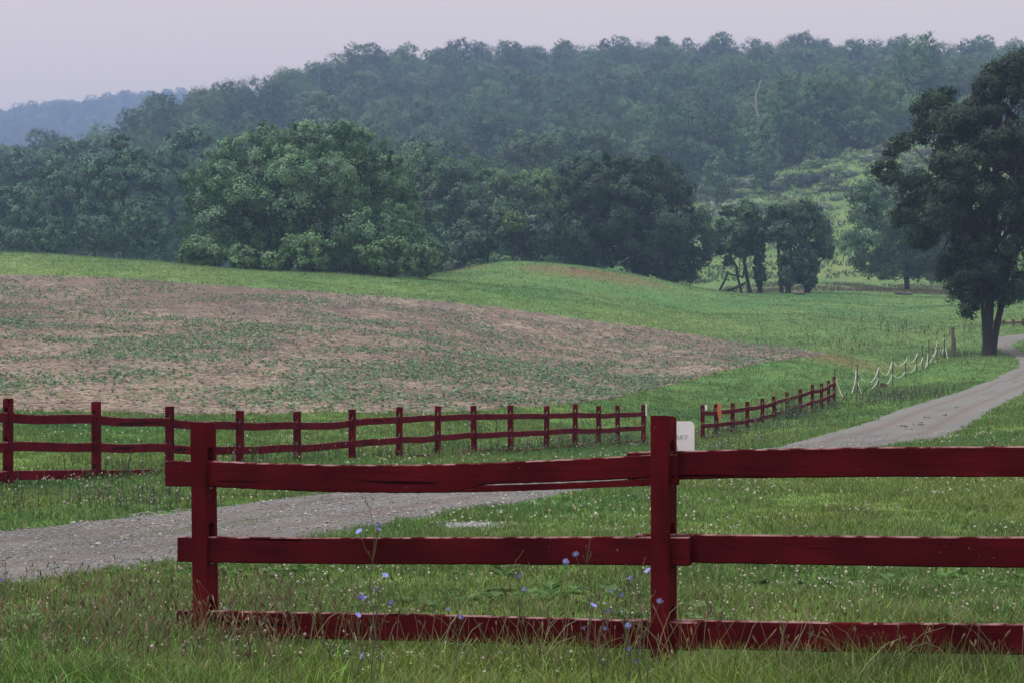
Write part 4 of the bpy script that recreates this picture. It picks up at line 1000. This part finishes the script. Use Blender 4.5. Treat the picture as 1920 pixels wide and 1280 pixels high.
eu = np.arange(-.255, .27, .0125); ne = 0
for row in (0, 1):
    for u0 in eu:
        u0 = u0 + r.uniform(-.004, .004) + row * .006; y = float(FOREST_Z0(np.array(u0))) - 2 + row * 7 + r.uniform(-2, 2); x = u0 * y
        if u0 < .08 and row: continue
        sc_ = r.uniform(.7, 1.25); t = empty('wood_edge_bush', (x, y, hz(x, y) - .2), 'leafy bush tree low along the lower edge of the hillside wood', 'tree', 'bushy trees along the lower wood edge')
        t.rotation_euler = (0, 0, r.uniform(0, 6.28)); t.scale = (sc_, sc_, sc_ * r.uniform(.8, 1.2)); link('crown', EDGE[0], None, t); link('trunk', EDGE[1], None, t); ne += 1
print('edge', ne)
def instanced_wood(name, X, Y, sc0, sc1, seed):
    """one mass of far trees: points carrying copies of the crowns"""
    r = np.random.default_rng(seed); n = len(X); Z = height(X, Y)
    me = bpy.data.meshes.new(name); me.vertices.add(n); me.vertices.foreach_set('co', np.stack([X, Y, Z], 1).astype(np.float32).ravel())
    for nm, ty, val in (('sc', 'FLOAT', r.uniform(sc0, sc1, n)), ('rz', 'FLOAT', r.uniform(0, 6.28, n)), ('kind', 'INT', r.integers(0, len(KINDS), n))):
        a = me.attributes.new(nm, ty, 'POINT'); a.data.foreach_set('value', val.astype(np.float32 if ty == 'FLOAT' else np.int32))
    ob = link(name, me); tag(ob, kind='stuff')
    ng = bpy.data.node_groups.new(name, 'GeometryNodeTree')
    ng.interface.new_socket('Geometry', in_out='INPUT', socket_type='NodeSocketGeometry'); ng.interface.new_socket('Geometry', in_out='OUTPUT', socket_type='NodeSocketGeometry')
    gi = ng.nodes.new('NodeGroupInput'); go = ng.nodes.new('NodeGroupOutput'); ci = ng.nodes.new('GeometryNodeCollectionInfo'); ip = ng.nodes.new('GeometryNodeInstanceOnPoints')
    ci.inputs['Collection'].default_value = WOODCOL; ci.inputs['Separate Children'].default_value = True; ci.inputs['Reset Children'].default_value = True
    ip.inputs['Pick Instance'].default_value = True
    def named(nm, ty):
        a = ng.nodes.new('GeometryNodeInputNamedAttribute'); a.data_type = ty; a.inputs['Name'].default_value = nm; return a.outputs['Attribute']
    cx = ng.nodes.new('ShaderNodeCombineXYZ'); ng.links.new(named('rz', 'FLOAT'), cx.inputs['Z'])
    mp_ = ng.nodes.new('GeometryNodeMeshToPoints')
    ng.links.new(gi.outputs[0], mp_.inputs[0]); ng.links.new(mp_.outputs[0], ip.inputs['Points'])
    ng.links.new(ci.outputs[0], ip.inputs['Instance']); ng.links.new(named('kind', 'INT'), ip.inputs['Instance Index'])
    ng.links.new(cx.outputs[0], ip.inputs['Rotation']); ng.links.new(named('sc', 'FLOAT'), ip.inputs['Scale']); ng.links.new(ip.outputs[0], go.inputs[0])
    md = ob.modifiers.new('copies', 'NODES'); md.node_group = ng
    return ob
WOODCOL = bpy.data.collections.new('crown_kinds')
for k, (cm, tm) in enumerate(KINDS):
    WOODCOL.objects.link(bpy.data.objects.new('wood_crown_%d' % k, cm))
rest = np.array([i for i in range(len(fx)) if i not in indiv])
instanced_wood('hillside_forest', fx[rest], fy[rest], .84, 1.1, 41)
instanced_wood('distant_ridge_forest', gx2, gy2, 1.0, 1.45, 42)

# trees shaped after their outlines
def hero(name, outline, Z, base, label, col, n, leaf, depth=None, rl=(30, 55), nl=None, limbs=5, trunk=.35, trunks=None, seed=0, mat=None, clumps=18, spread=.15, group=None, aspect=.55, tonev=.0, squash=.85, nn=.34):
    """outline: picture polygon of the crown at distance Z; depth: half thickness in metres"""
    r = np.random.default_rng(seed + 1000); O = np.array(outline, float); ppm = F / Z; col = tuple(np.array(col) * np.array([1.3, 1.5, 1.2]))
    x0, y0 = O.min(0); x1, y1 = O.max(0); depth = depth or (x1 - x0) / ppm * .42
    edges = [(tuple(O[i]), tuple(O[(i + 1) % len(O)])) for i in range(len(O))]
    lobes = []; tries = 0; nl = nl or 40; maxd = min(x1 - x0, y1 - y0) * .5
    while len(lobes) < nl and tries < 6000:
        tries += 1; px, py = r.uniform(x0, x1), r.uniform(y0, y1)
        if not inside(np.array([px]), np.array([py]), outline)[0]: continue
        d = min(float(seg_dist(np.array([px]), np.array([py]), a, b)[0]) for a, b in edges)
        rp = r.uniform(*rl)
        if d < rp * .8: 
            if d > rp * .45: rp = d / .8
            else: continue
        t = min(1, d / maxd); dz = depth * math.sqrt(t) * r.uniform(.35, 1.0) * r.choice([-1, -1, 1]) * (1 - rp / ppm / depth * .5)
        X_, Y_, Z_ = W(px, py, Z); c = np.array([X_, Z + dz, Z_, rp / ppm])
        if any(np.linalg.norm(c[:3] - l[:3]) < .55 * c[3] for l in lobes): continue
        lobes.append(c)
    lobes = np.array(lobes); bx, by = base; X0 = (bx - 960) / F * Z; g = hz(X0, Z)
    root = empty(name, (X0, Z, g), label, 'tree' if 'tree' in name or 'snag' in name else 'shrub', group); o0 = np.array([X0, Z, g])
    L_ = lobes.copy(); L_[:, :3] -= o0
    P, Nn, tone = lobe_leaves(L_, n, seed, clumps, spread, squash, nn=nn)
    low = P[:, 2] > -.1
    P, Nn, tone = P[low], Nn[low], tone[low]
    hn = 1 + tonev * (fbm(P[:, 0] / 2.5 + 50, P[:, 2] / 2.5 + 50, seed, 2) - .5) * 2
    me = leaf_mesh('crown', P, Nn, leaf * r.uniform(.6, 1.35, len(P)), jit_col(col, tone * hn, r), seed, aspect); link('crown', me, mat or M_LEAF, root)
    acc = Acc()
    if trunks is None: trunks = [([(bx, by + 8), (bx, (y0 + y1) / 2)], trunk)]
    for tp, tr in trunks:
        Q = [np.array(W(a, b, Z)) - o0 for a, b in tp]; Q[0][2] = min(Q[0][2], -.3)
        s_ = np.linspace(0, 1, len(Q)); tt = np.linspace(0, 1, 10); QQ = np.stack([np.interp(tt, s_, np.array(Q)[:, k]) for k in range(3)], 1); QQ[1:-1] += r.normal(size=(8, 3)) * .04
        rad = np.linspace(tr, tr * .5, 10); rad[0] *= 1.25; acc.tube(QQ, list(rad), 10)
        for k in range(limbs):
            l = L_[r.integers(0, len(L_))]; st = QQ[r.integers(4, 10)]
            pts = limb(acc, st, l[:3], tr * .38, tr * .1, .07, r)
            for _ in range(3):
                l2 = l[:3] + r.normal(size=3) * l[3] * .8; limb(acc, pts[4], l2, tr * .12, tr * .03, .08, r, 5)
    link('trunk', acc.mesh('trunk', True), M_BARK, root)
    return root

DG = (.040, .072, .028)   # deep summer green
def ell(cx, cy, rx, ry, seed=0, n=22, wob=.12):
    r = np.random.default_rng(seed); P = []
    for k in range(n): t = k / n * 6.283; s_ = 1 + wob * math.sin(3 * t + seed) + r.uniform(-wob, wob) * .6; P.append((cx + rx * s_ * math.cos(t), cy + ry * s_ * math.sin(t)))
    return P
hero('broad_tree', [(322, 500), (318, 455), (338, 430), (330, 395), (350, 330), (385, 295), (430, 262), (470, 245), (520, 232), (560, 240), (610, 228), (660, 236), (700, 232), (728, 262), (752, 290), (775, 335), (790, 380), (808, 430), (825, 470), (832, 505), (800, 525), (700, 520), (600, 512), (450, 505)],
     182, (590, 515), 'very broad leafy green tree standing alone at the edge of the field, left of centre', (.074, .130, .078), 280000, .235, depth=9.5, rl=(26, 50), nl=150, limbs=16, trunk=.6, seed=1, clumps=22, spread=.12, tonev=.15, nn=.24)
hero('dome_tree', [(1042, 500), (1038, 440), (1050, 380), (1040, 330), (1075, 305), (1120, 302), (1170, 298), (1215, 292), (1255, 300), (1285, 330), (1300, 370), (1325, 410), (1338, 460), (1338, 515), (1300, 535), (1240, 528), (1180, 510), (1110, 500)],
     228, (1190, 522), 'dense dark dome-shaped tree behind the grassy rise, right of centre', (.017, .037, .018), 130000, .32, depth=8, rl=(24, 50), nl=75, limbs=8, trunk=.5, seed=2, spread=.13,
     trunks=[([(1190, 528), (1190, 400)], .5), ([(1260, 536), (1255, 440)], .3), ([(1110, 515), (1120, 420)], .3)])
hero('big_roadside_tree', [(1800, 200), (1825, 150), (1850, 112), (1885, 78), (1925, 92), (1960, 120), (2010, 180), (2060, 260), (2080, 360), (2060, 470), (2000, 580), (1935, 605), (1900, 592), (1872, 575), (1845, 580), (1812, 618), (1783, 602), (1798, 560), (1770, 545), (1765, 500), (1745, 470), (1720, 490), (1705, 450), (1690, 425), (1672, 400), (1660, 360), (1638, 330), (1632, 290), (1660, 262), (1700, 250), (1722, 235), (1712, 205), (1735, 170), (1775, 165)],
     130, (1853, 668), 'tall dark tree with a forked trunk standing beside the gravel road at the right', (.016, .031, .017), 245000, .20, depth=6, rl=(17, 40), nl=185, limbs=20, seed=3, clumps=14, spread=.2, squash=.8, nn=.45, aspect=.42, tonev=.2,
     trunks=[([(1852, 676), (1853, 600), (1856, 500), (1866, 380), (1876, 200)], .34), ([(1861, 676), (1868, 620), (1885, 540), (1905, 430), (1940, 300)], .23), ([(1850, 600), (1835, 480), (1815, 400), (1790, 350)], .12)])
hero('pale_leafed_tree', [(1590, 500), (1575, 440), (1580, 380), (1600, 345), (1640, 330), (1690, 335), (1740, 350), (1790, 380), (1830, 430), (1850, 500), (1830, 535), (1740, 535), (1700, 520), (1640, 530)],
     262, (1700, 535), 'pale green loose tree behind the flat meadow, left of the dark roadside tree', (.050, .086, .046), 80000, .32, depth=7, rl=(18, 36), nl=70, limbs=8, trunk=.35, seed=4, spread=.18, tonev=.25)
hero('gnarled_tree', [(1345, 500), (1335, 440), (1350, 395), (1375, 375), (1410, 380), (1428, 410), (1426, 460), (1412, 505), (1392, 480), (1375, 500), (1360, 510)],
     232, (1400, 530), 'thin gnarled tree with a bare leaning trunk between the dome tree and the bushy one', (.040, .072, .034), 22000, .28, depth=3, rl=(11, 22), nl=26, limbs=5, seed=5, spread=.2,
     trunks=[([(1408, 536), (1396, 500), (1392, 460), (1385, 410)], .22), ([(1392, 536), (1380, 500), (1365, 470), (1358, 430)], .14), ([(1344, 530), (1365, 512), (1392, 520), (1398, 500)], .13)])
hero('ivy_clad_trunk', [(1415, 536), (1412, 500), (1418, 470), (1412, 440), (1428, 425), (1437, 450), (1433, 480), (1438, 520), (1436, 537)],
     231, (1425, 535), 'dark ivy-covered trunk column between the gnarled tree and the bushy tree', (.02, .040, .02), 9000, .26, depth=.9, rl=(7, 11), nl=22, limbs=0, seed=6, trunk=.3)
hero('bushy_tree', [(1428, 460), (1425, 415), (1440, 385), (1470, 368), (1505, 380), (1530, 385), (1552, 405), (1562, 440), (1568, 470), (1550, 497), (1530, 490), (1525, 530), (1490, 537), (1462, 530), (1468, 500), (1450, 480)],
     230, (1495, 533), 'bushy dark tree on several trunks standing before the pale green meadow slope', (.026, .048, .025), 36000, .28, depth=4, rl=(11, 25), nl=52, limbs=7, seed=7, spread=.17,
     trunks=[([(1466, 538), (1462, 500), (1458, 430)], .22), ([(1512, 538), (1515, 500), (1508, 430)], .26), ([(1480, 538), (1484, 500), (1480, 440)], .18), ([(1515, 510), (1535, 495), (1555, 470)], .12)])
hero('ivy_clad_trunk', [(1462, 537), (1458, 500), (1464, 470), (1480, 462), (1492, 485), (1490, 520), (1496, 537)], 228, (1476, 536), 'leafy ivied stem reaching the ground under the left half of the bushy tree', (.028, .050, .025), 9000, .26, depth=1.2, rl=(8, 13), nl=18, limbs=0, seed=8, trunk=.25)
hero('ivy_clad_trunk', [(1500, 538), (1500, 505), (1508, 480), (1525, 478), (1536, 500), (1530, 525), (1534, 538)], 228, (1516, 537), 'dark ivied stem reaching the ground under the right half of the bushy tree', (.022, .042, .022), 9000, .26, depth=1.2, rl=(8, 14), nl=18, limbs=0, seed=9, trunk=.25)
# left-hand row
LEFT = [  # leaf greens made bluer and lighter, painting distance haze into the colour
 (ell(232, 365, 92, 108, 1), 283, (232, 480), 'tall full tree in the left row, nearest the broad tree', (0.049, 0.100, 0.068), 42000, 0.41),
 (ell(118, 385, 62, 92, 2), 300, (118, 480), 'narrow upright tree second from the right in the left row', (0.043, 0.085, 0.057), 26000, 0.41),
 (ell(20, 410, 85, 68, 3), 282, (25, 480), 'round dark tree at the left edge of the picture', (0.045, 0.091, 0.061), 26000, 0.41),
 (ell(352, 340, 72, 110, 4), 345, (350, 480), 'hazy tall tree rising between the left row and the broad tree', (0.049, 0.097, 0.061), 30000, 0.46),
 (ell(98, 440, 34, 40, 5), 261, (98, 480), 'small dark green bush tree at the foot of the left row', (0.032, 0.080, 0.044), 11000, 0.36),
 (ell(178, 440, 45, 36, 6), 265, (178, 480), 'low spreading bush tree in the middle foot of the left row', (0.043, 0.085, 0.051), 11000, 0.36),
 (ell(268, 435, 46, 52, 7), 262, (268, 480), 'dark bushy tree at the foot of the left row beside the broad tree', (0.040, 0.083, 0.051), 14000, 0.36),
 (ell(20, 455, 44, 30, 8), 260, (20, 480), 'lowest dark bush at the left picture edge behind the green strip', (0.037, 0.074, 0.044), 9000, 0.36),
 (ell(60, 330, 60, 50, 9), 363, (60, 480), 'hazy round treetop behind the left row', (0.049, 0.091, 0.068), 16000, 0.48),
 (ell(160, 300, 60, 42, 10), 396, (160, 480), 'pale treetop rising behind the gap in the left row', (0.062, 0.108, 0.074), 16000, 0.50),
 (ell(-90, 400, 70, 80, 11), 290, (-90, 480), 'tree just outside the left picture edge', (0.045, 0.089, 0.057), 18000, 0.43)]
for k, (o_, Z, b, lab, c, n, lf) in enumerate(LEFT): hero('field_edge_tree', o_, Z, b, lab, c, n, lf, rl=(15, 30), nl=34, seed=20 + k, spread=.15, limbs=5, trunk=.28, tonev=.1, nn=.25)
# clumps at the foot of the broad tree
FOOT = [(ell(385, 478, 55, 30, 1), 172, (385, 500), 'light green shrub at the left foot of the broad tree'), (ell(455, 482, 28, 22, 2), 170, (455, 505), 'small round shrub in front of the broad tree, second from the left'),
        (ell(585, 470, 52, 44, 3), 168, (585, 510), 'tall light shrub in front of the middle of the broad tree'), (ell(715, 480, 46, 40, 4), 168, (715, 515), 'light shrub in front of the right half of the broad tree'),
        (ell(790, 492, 38, 34, 5), 166, (790, 520), 'shrub darker than its neighbours at the right foot of the broad tree'), (ell(520, 492, 30, 18, 6), 169, (520, 508), 'low shrub between two lighter ones before the broad tree')]
for k, (o_, Z, b, lab) in enumerate(FOOT): hero('field_shrub', o_, Z, b, lab, (.078, .132, .066) if k != 4 else (.06, .10, .055), 9000, .27, rl=(10, 20), nl=20, seed=50 + k, spread=.2, limbs=3, trunk=.1, clumps=14)
# the thin growth between the broad tree and the dome tree
MID = [(ell(852, 372, 50, 72, 1), 262, (852, 490), 'grey-green tree just right of the broad tree', (0.052, 0.092, 0.051), 20000),
 (ell(915, 432, 62, 52, 2), 238, (915, 492), 'low feathery tree behind the rise, right of the grey-green one', (0.047, 0.081, 0.054), 22000),
 (ell(935, 370, 58, 54, 3), 275, (935, 490), 'round mid-green tree above the feathery low one', (0.060, 0.100, 0.049), 18000),
 (ell(1000, 440, 52, 54, 4), 240, (1000, 492), 'wispy greyish tree left of the dome tree with arching twigs', (0.055, 0.081, 0.062), 16000),
 (ell(1012, 360, 48, 50, 5), 278, (1012, 490), 'yellow-green topped tree behind the left shoulder of the dome tree', (0.075, 0.124, 0.046), 16000),
 (ell(962, 418, 22, 18, 6), 236, (962, 490), 'small bright yellow-green sapling between darker trees', (.070, .112, .026), 5000),
 (ell(790, 330, 42, 50, 7), 272, (790, 490), 'hazy tree peeping over the right shoulder of the broad tree', (0.057, 0.100, 0.049), 14000),
 (ell(870, 455, 40, 34, 8), 236, (870, 490), 'dark low tree beside the right edge of the broad tree', (0.039, 0.070, 0.043), 12000)]
for k, (o_, Z, b, lab, c, n) in enumerate(MID): hero('thicket_tree', o_, Z, b, lab, c, n, .34, rl=(12, 24), nl=28, seed=70 + k, spread=.19, limbs=5, trunk=.2, tonev=.15)
# single trees that stand out in the wood
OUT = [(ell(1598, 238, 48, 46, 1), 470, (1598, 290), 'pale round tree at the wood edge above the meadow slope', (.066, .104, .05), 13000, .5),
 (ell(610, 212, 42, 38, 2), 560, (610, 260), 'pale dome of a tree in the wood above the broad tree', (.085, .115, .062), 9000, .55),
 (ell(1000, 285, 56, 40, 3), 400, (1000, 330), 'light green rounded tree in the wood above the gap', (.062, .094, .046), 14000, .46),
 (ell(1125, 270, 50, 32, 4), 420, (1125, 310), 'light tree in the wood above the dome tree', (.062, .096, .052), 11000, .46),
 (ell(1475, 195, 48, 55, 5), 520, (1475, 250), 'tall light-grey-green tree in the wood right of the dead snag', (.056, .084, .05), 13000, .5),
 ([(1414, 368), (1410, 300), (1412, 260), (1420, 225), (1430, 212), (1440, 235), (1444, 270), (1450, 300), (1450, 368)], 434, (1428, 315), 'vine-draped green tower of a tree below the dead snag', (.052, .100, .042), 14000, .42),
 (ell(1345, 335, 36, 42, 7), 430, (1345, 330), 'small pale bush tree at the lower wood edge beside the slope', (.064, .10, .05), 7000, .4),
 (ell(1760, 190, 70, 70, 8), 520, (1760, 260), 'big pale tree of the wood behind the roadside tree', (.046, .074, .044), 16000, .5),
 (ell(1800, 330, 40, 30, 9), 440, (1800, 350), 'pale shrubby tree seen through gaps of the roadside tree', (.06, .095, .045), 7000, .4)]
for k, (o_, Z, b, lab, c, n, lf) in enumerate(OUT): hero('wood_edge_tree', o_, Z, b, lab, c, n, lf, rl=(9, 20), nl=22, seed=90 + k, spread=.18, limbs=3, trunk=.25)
# dead snag
x, y, z = W(1422, 240, 438); g = hz(x, y); sn = empty('dead_snag', (x, y, g), 'bare pale dead trunk standing up out of the wood on the right', 'tree')
Q = [np.array(W(a, b, 438)) - np.array([x, y, g]) for a, b in ((1428, 260), (1423, 225), (1418, 205), (1417, 178), (1423, 165), (1427, 150))]
acc = Acc(); Q[0][2] = -1; acc.tube(Q, [.4, .32, .25, .19, .12, .05], 7); link('trunk', acc.mesh('trunk', True), M_PALEBARK, sn)
acc = Acc(); acc.tube([Q[1], Q[1] + [1.5, 0, 1.2], Q[1] + [2.2, 0, .4]], [.2, .14, .06], 6); acc.tube([Q[2], Q[2] + [-1.2, 0, 1.6]], [.12, .04], 6); link('broken_limb', acc.mesh('broken_limb', True), M_PALEBARK, sn)

# shrubs scattered over the meadow slope
def shrub_kind(seed, col):
    r = np.random.default_rng(seed); lobes = [(r.normal(0, .9), r.normal(0, .8), r.uniform(.5, 1.5), r.uniform(.6, 1.1)) for _ in range(8)]
    P, Nn, tone = lobe_leaves(lobes, 2600, seed, 10, .22); k = P[:, 2] > 0
    me = leaf_mesh('foliage', P[k], Nn[k], .26 * r.uniform(.6, 1.3, k.sum()), jit_col(col, tone[k], r), seed); me.materials.append(M_FOREST); return me
SK = [shrub_kind(1, (.22, .27, .19)), shrub_kind(2, (.15, .23, .10)), shrub_kind(3, (.06, .095, .055)), shrub_kind(4, (.18, .27, .11))]
r = np.random.default_rng(77); cnt = 0
SPOTS = [(1535, 345, 2, 1.7), (1515, 352, 2, 1.3), (1557, 356, 2, 1.3), (1455, 362, 2, 1.3), (1340, 345, 0, 1.8), (1365, 350, 0, 1.7), (1390, 352, 0, 1.6), (1415, 350, 0, 1.3), (1330, 370, 0, 1.9), (1355, 380, 0, 1.7), (1385, 375, 0, 1.5), (1310, 360, 0, 1.6), (1430, 372, 3, 1.4), (1460, 385, 3, 1.5), (1490, 378, 1, 1.3), (1500, 400, 3, 1.5), (1530, 395, 1, 1.2), (1400, 395, 3, 1.6), (1370, 400, 0, 1.5)]
for _ in range(170):
    px = r.uniform(1325, 1760); t = r.random(); lo = np.interp(px, [1325, 1500, 1760], [350, 305, 268]); hi = np.interp(px, [1325, 1760], [420, 455]); SPOTS.append((px, lo + (hi - lo) * t ** 1.5, r.choice([0, 0, 1, 3, 3]), r.uniform(.4, 1.25)))
for px, py, k, s_ in SPOTS:
    x, y = ground_px(px, py, 296)
    if y > 480 or y < 300: continue
    o = tag(link('slope_shrub', SK[int(k)], None, None, (x, y, hz(x, y) - .15)), 'low rounded shrub on the pale green slope below the wood', 'shrub', 'shrubs scattered over the meadow slope')
    o.rotation_euler = (0, 0, r.uniform(0, 6.28)); o.scale = (s_ * r.uniform(.9, 1.4), s_, s_ * r.uniform(.6, .9)); cnt += 1
print('shrubs', cnt)
# rough growth on the slope and along the ditch
def rough():
    acc = Acc(); r = np.random.default_rng(88)
    for (z0, z1, u0, u1, dens, hh, wd) in ((300, 480, .07, .25, 1.3, .55, .3), (244, 290, .08, .25, 7, .4, .10)):
        X, Y = fan(z0, z1, dens, u0, u1, int(z0)); k = fbm(X / 4, Y / 7, 701, 2) > .45; X, Y = X[k], Y[k]; n = len(X)
        c = (np.array([.075, .125, .045]) if z0 == 300 else np.array([.11, .105, .055])) * r.uniform(.6, 1.5, (n, 1))
        acc.add(*blades(X, Y, np.full(n, hh), wd * r.uniform(.6, 1.3, n), .9, c, 5))
    tag(link('rough_grass', acc.mesh('rough_grass'), M_GRASS), kind='stuff')
    # docks and tall weeds along the fences and verge
    acc = Acc(); spots = []
    for PP, dn in ((BP, 26), (RP, 16)):
        for i in range(len(PP) - 1):
            for _ in range(dn): t = r.random(); spots.append((PP[i][0] + (PP[i + 1][0] - PP[i][0]) * t + r.normal(0, .35), PP[i][1] + (PP[i + 1][1] - PP[i][1]) * t + r.normal(0, .5), r.uniform(.15, .38)))
    for (px, py, sx_, sy_, n, h_) in ((1690, 746, 1.1, 2.0, 130, .4), (1660, 752, 1.2, 2, 80, .3), (1740, 738, 1, 2, 60, .3), (190, 955, .8, .6, 70, .2), (215, 935, .6, .6, 60, .22), (1476, 785, .35, .5, 60, .7), (1385, 812, 2, 2.5, 120, .3), (1100, 838, 2.5, 2.5, 150, .3), (1400, 835, 3, 3, 100, .25), (1560, 640, 3, 6, 60, .3), (1720, 622, 3, 5, 90, .5), (1788, 668, .7, 1, 60, .4)):
        gx_, gy_ = ground_px(px, py)
        for _ in range(n): spots.append((gx_ + r.normal(0, sx_), gy_ + r.normal(0, sy_), h_ * r.uniform(.5, 1.3)))
    P = np.array(spots); k = ~inside(P[:, 0], P[:, 1], ROAD); P = P[k]; Z = height(P[:, 0], P[:, 1])
    for (x, y, h), z in zip(P, Z):
        c = np.array([.075, .11, .05]) * r.uniform(.6, 1.5); wd = .012 + y * .00022
        a = r.uniform(0, 6.28); e_ = np.array([x + math.cos(a) * .15 * h, y, z + h]); acc.tube([(x, y, z), e_], [wd * .35, wd * .2], 3, c * .8)
        for j in range(6):
            t = (j + 1) / 6; p_ = np.array([x, y, z]) * (1 - t) + e_ * t; a = r.uniform(0, 6.28); l = wd * 3.2 * (1.2 - t * .5); d = np.array([math.cos(a), math.sin(a), r.uniform(.1, .8)]) * l; s3 = np.array([-math.sin(a), math.cos(a), 0]) * l * .3
            cc = c if r.random() < .82 else (np.array([.36, .36, .34]) if r.random() < .5 else np.array([.22, .14, .09]))
            acc.add(np.array([p_, p_ + d * .5 - s3, p_ + d, p_ + d * .5 + s3]), np.array([(0, 1, 2), (0, 2, 3)]), cc)
    for _ in range(10):
        px = r.uniform(1680, 1800); y0 = np.interp(px, [1560, 1745, 1860], [824, 787, 741]) + r.normal(0, 6); gx_, gy_ = ground_px(px, y0); z = hz(gx_, gy_)
        for j in range(6):
            a = r.uniform(0, 6.28); l = r.uniform(.05, .12); d = np.array([math.cos(a), math.sin(a), .5]) * l; s3 = np.array([-math.sin(a), math.cos(a), 0]) * l * .3; p_ = np.array([gx_ + r.normal(0, .06), gy_ + r.normal(0, .1), z + .03])
            acc.add(np.array([p_, p_ + d * .5 - s3, p_ + d, p_ + d * .5 + s3]), np.array([(0, 1, 2), (0, 2, 3)]), np.array([.08, .11, .045]) * r.uniform(.7, 1.4))
    tag(link('verge_weeds', acc.mesh('verge_weeds'), M_GRASS), kind='stuff')
rough()

def rock(px, py, w_, h_, label, seed, mat=M_ROCK):
    x, y = ground_px(px, py, 200); bm = bmesh.new(); bmesh.ops.create_icosphere(bm, subdivisions=3, radius=1); r = np.random.default_rng(seed); ph = r.uniform(0, 6, 3)
    for v in bm.verts:
        k = 1 + .22 * math.sin(v.co.x * 3.1 + ph[0]) * math.sin(v.co.y * 2.7 + ph[1]) + .12 * math.sin(v.co.z * 6 + ph[2]) + r.uniform(-.05, .05); v.co = v.co * k; v.co.x *= w_; v.co.y *= w_ * .7; v.co.z *= h_
    me = bpy.data.meshes.new('rock'); bm.to_mesh(me); bm.free()
    tag(link('field_rock', me, mat, None, (x, y, hz(x, y) + h_ * .25)), label, 'rock')
rock(1498, 553, .55, .3, 'brown rock in the rough strip below the bushy tree', 1)
rock(1685, 553, .6, .28, 'brown rock at the left end of the fallen grey stones', 2)
rock(1700, 553.5, .7, .22, 'long low grey stone touching the right-hand brown rock', 3, M_GREYWOOD)
rock(1601, 545, .5, .25, 'half hidden rock in the rough strip between two brown ones', 4)
x, y = ground_px(1345, 534, 205); x, y = (1350 - 960) / F * 231, 231; g = hz(x, y)
lg = empty('fallen_limb', (x, y, g), 'dark fallen limb arching over the ground at the foot of the dome tree', 'log'); acc = Acc(); r = np.random.default_rng(3)
limb(acc, (-.6, 0, 0), (2.6, 0, 1.2), .16, .12, .08, r); limb(acc, (.9, 0, .5), (2.4, .2, -.1), .1, .05, .05, r); limb(acc, (.4, 0, .3), (1.2, -.2, -.1), .08, .04, .05, r); link('limb', acc.mesh('limb', True), M_BARK, lg)

# ------------------------------------------------------------------ the air
bm = bmesh.new(); bmesh.ops.create_cube(bm, size=1)
zb, zt = float(gz.min()) - 1.0, float(gz.max()) + 30
bmesh.ops.scale(bm, vec=(4000, 3100, zt - zb), verts=bm.verts); bmesh.ops.translate(bm, vec=(0, 1450, (zt + zb) / 2), verts=bm.verts)
me = bpy.data.meshes.new('haze'); bm.to_mesh(me); bm.free()
m = bpy.data.materials.new('air'); m.use_nodes = True; m.node_tree.nodes.clear(); N = m.node_tree.nodes
vo = N.new('ShaderNodeVolumePrincipled'); vo.inputs['Color'].default_value = (.44, .60, .98, 1); vo.inputs['Density'].default_value = HAZE_DENSITY; vo.inputs['Anisotropy'].default_value = 0.2
oo = N.new('ShaderNodeOutputMaterial'); m.node_tree.links.new(vo.outputs[0], oo.inputs['Volume'])
tag(link('haze', me, m), kind='stuff')
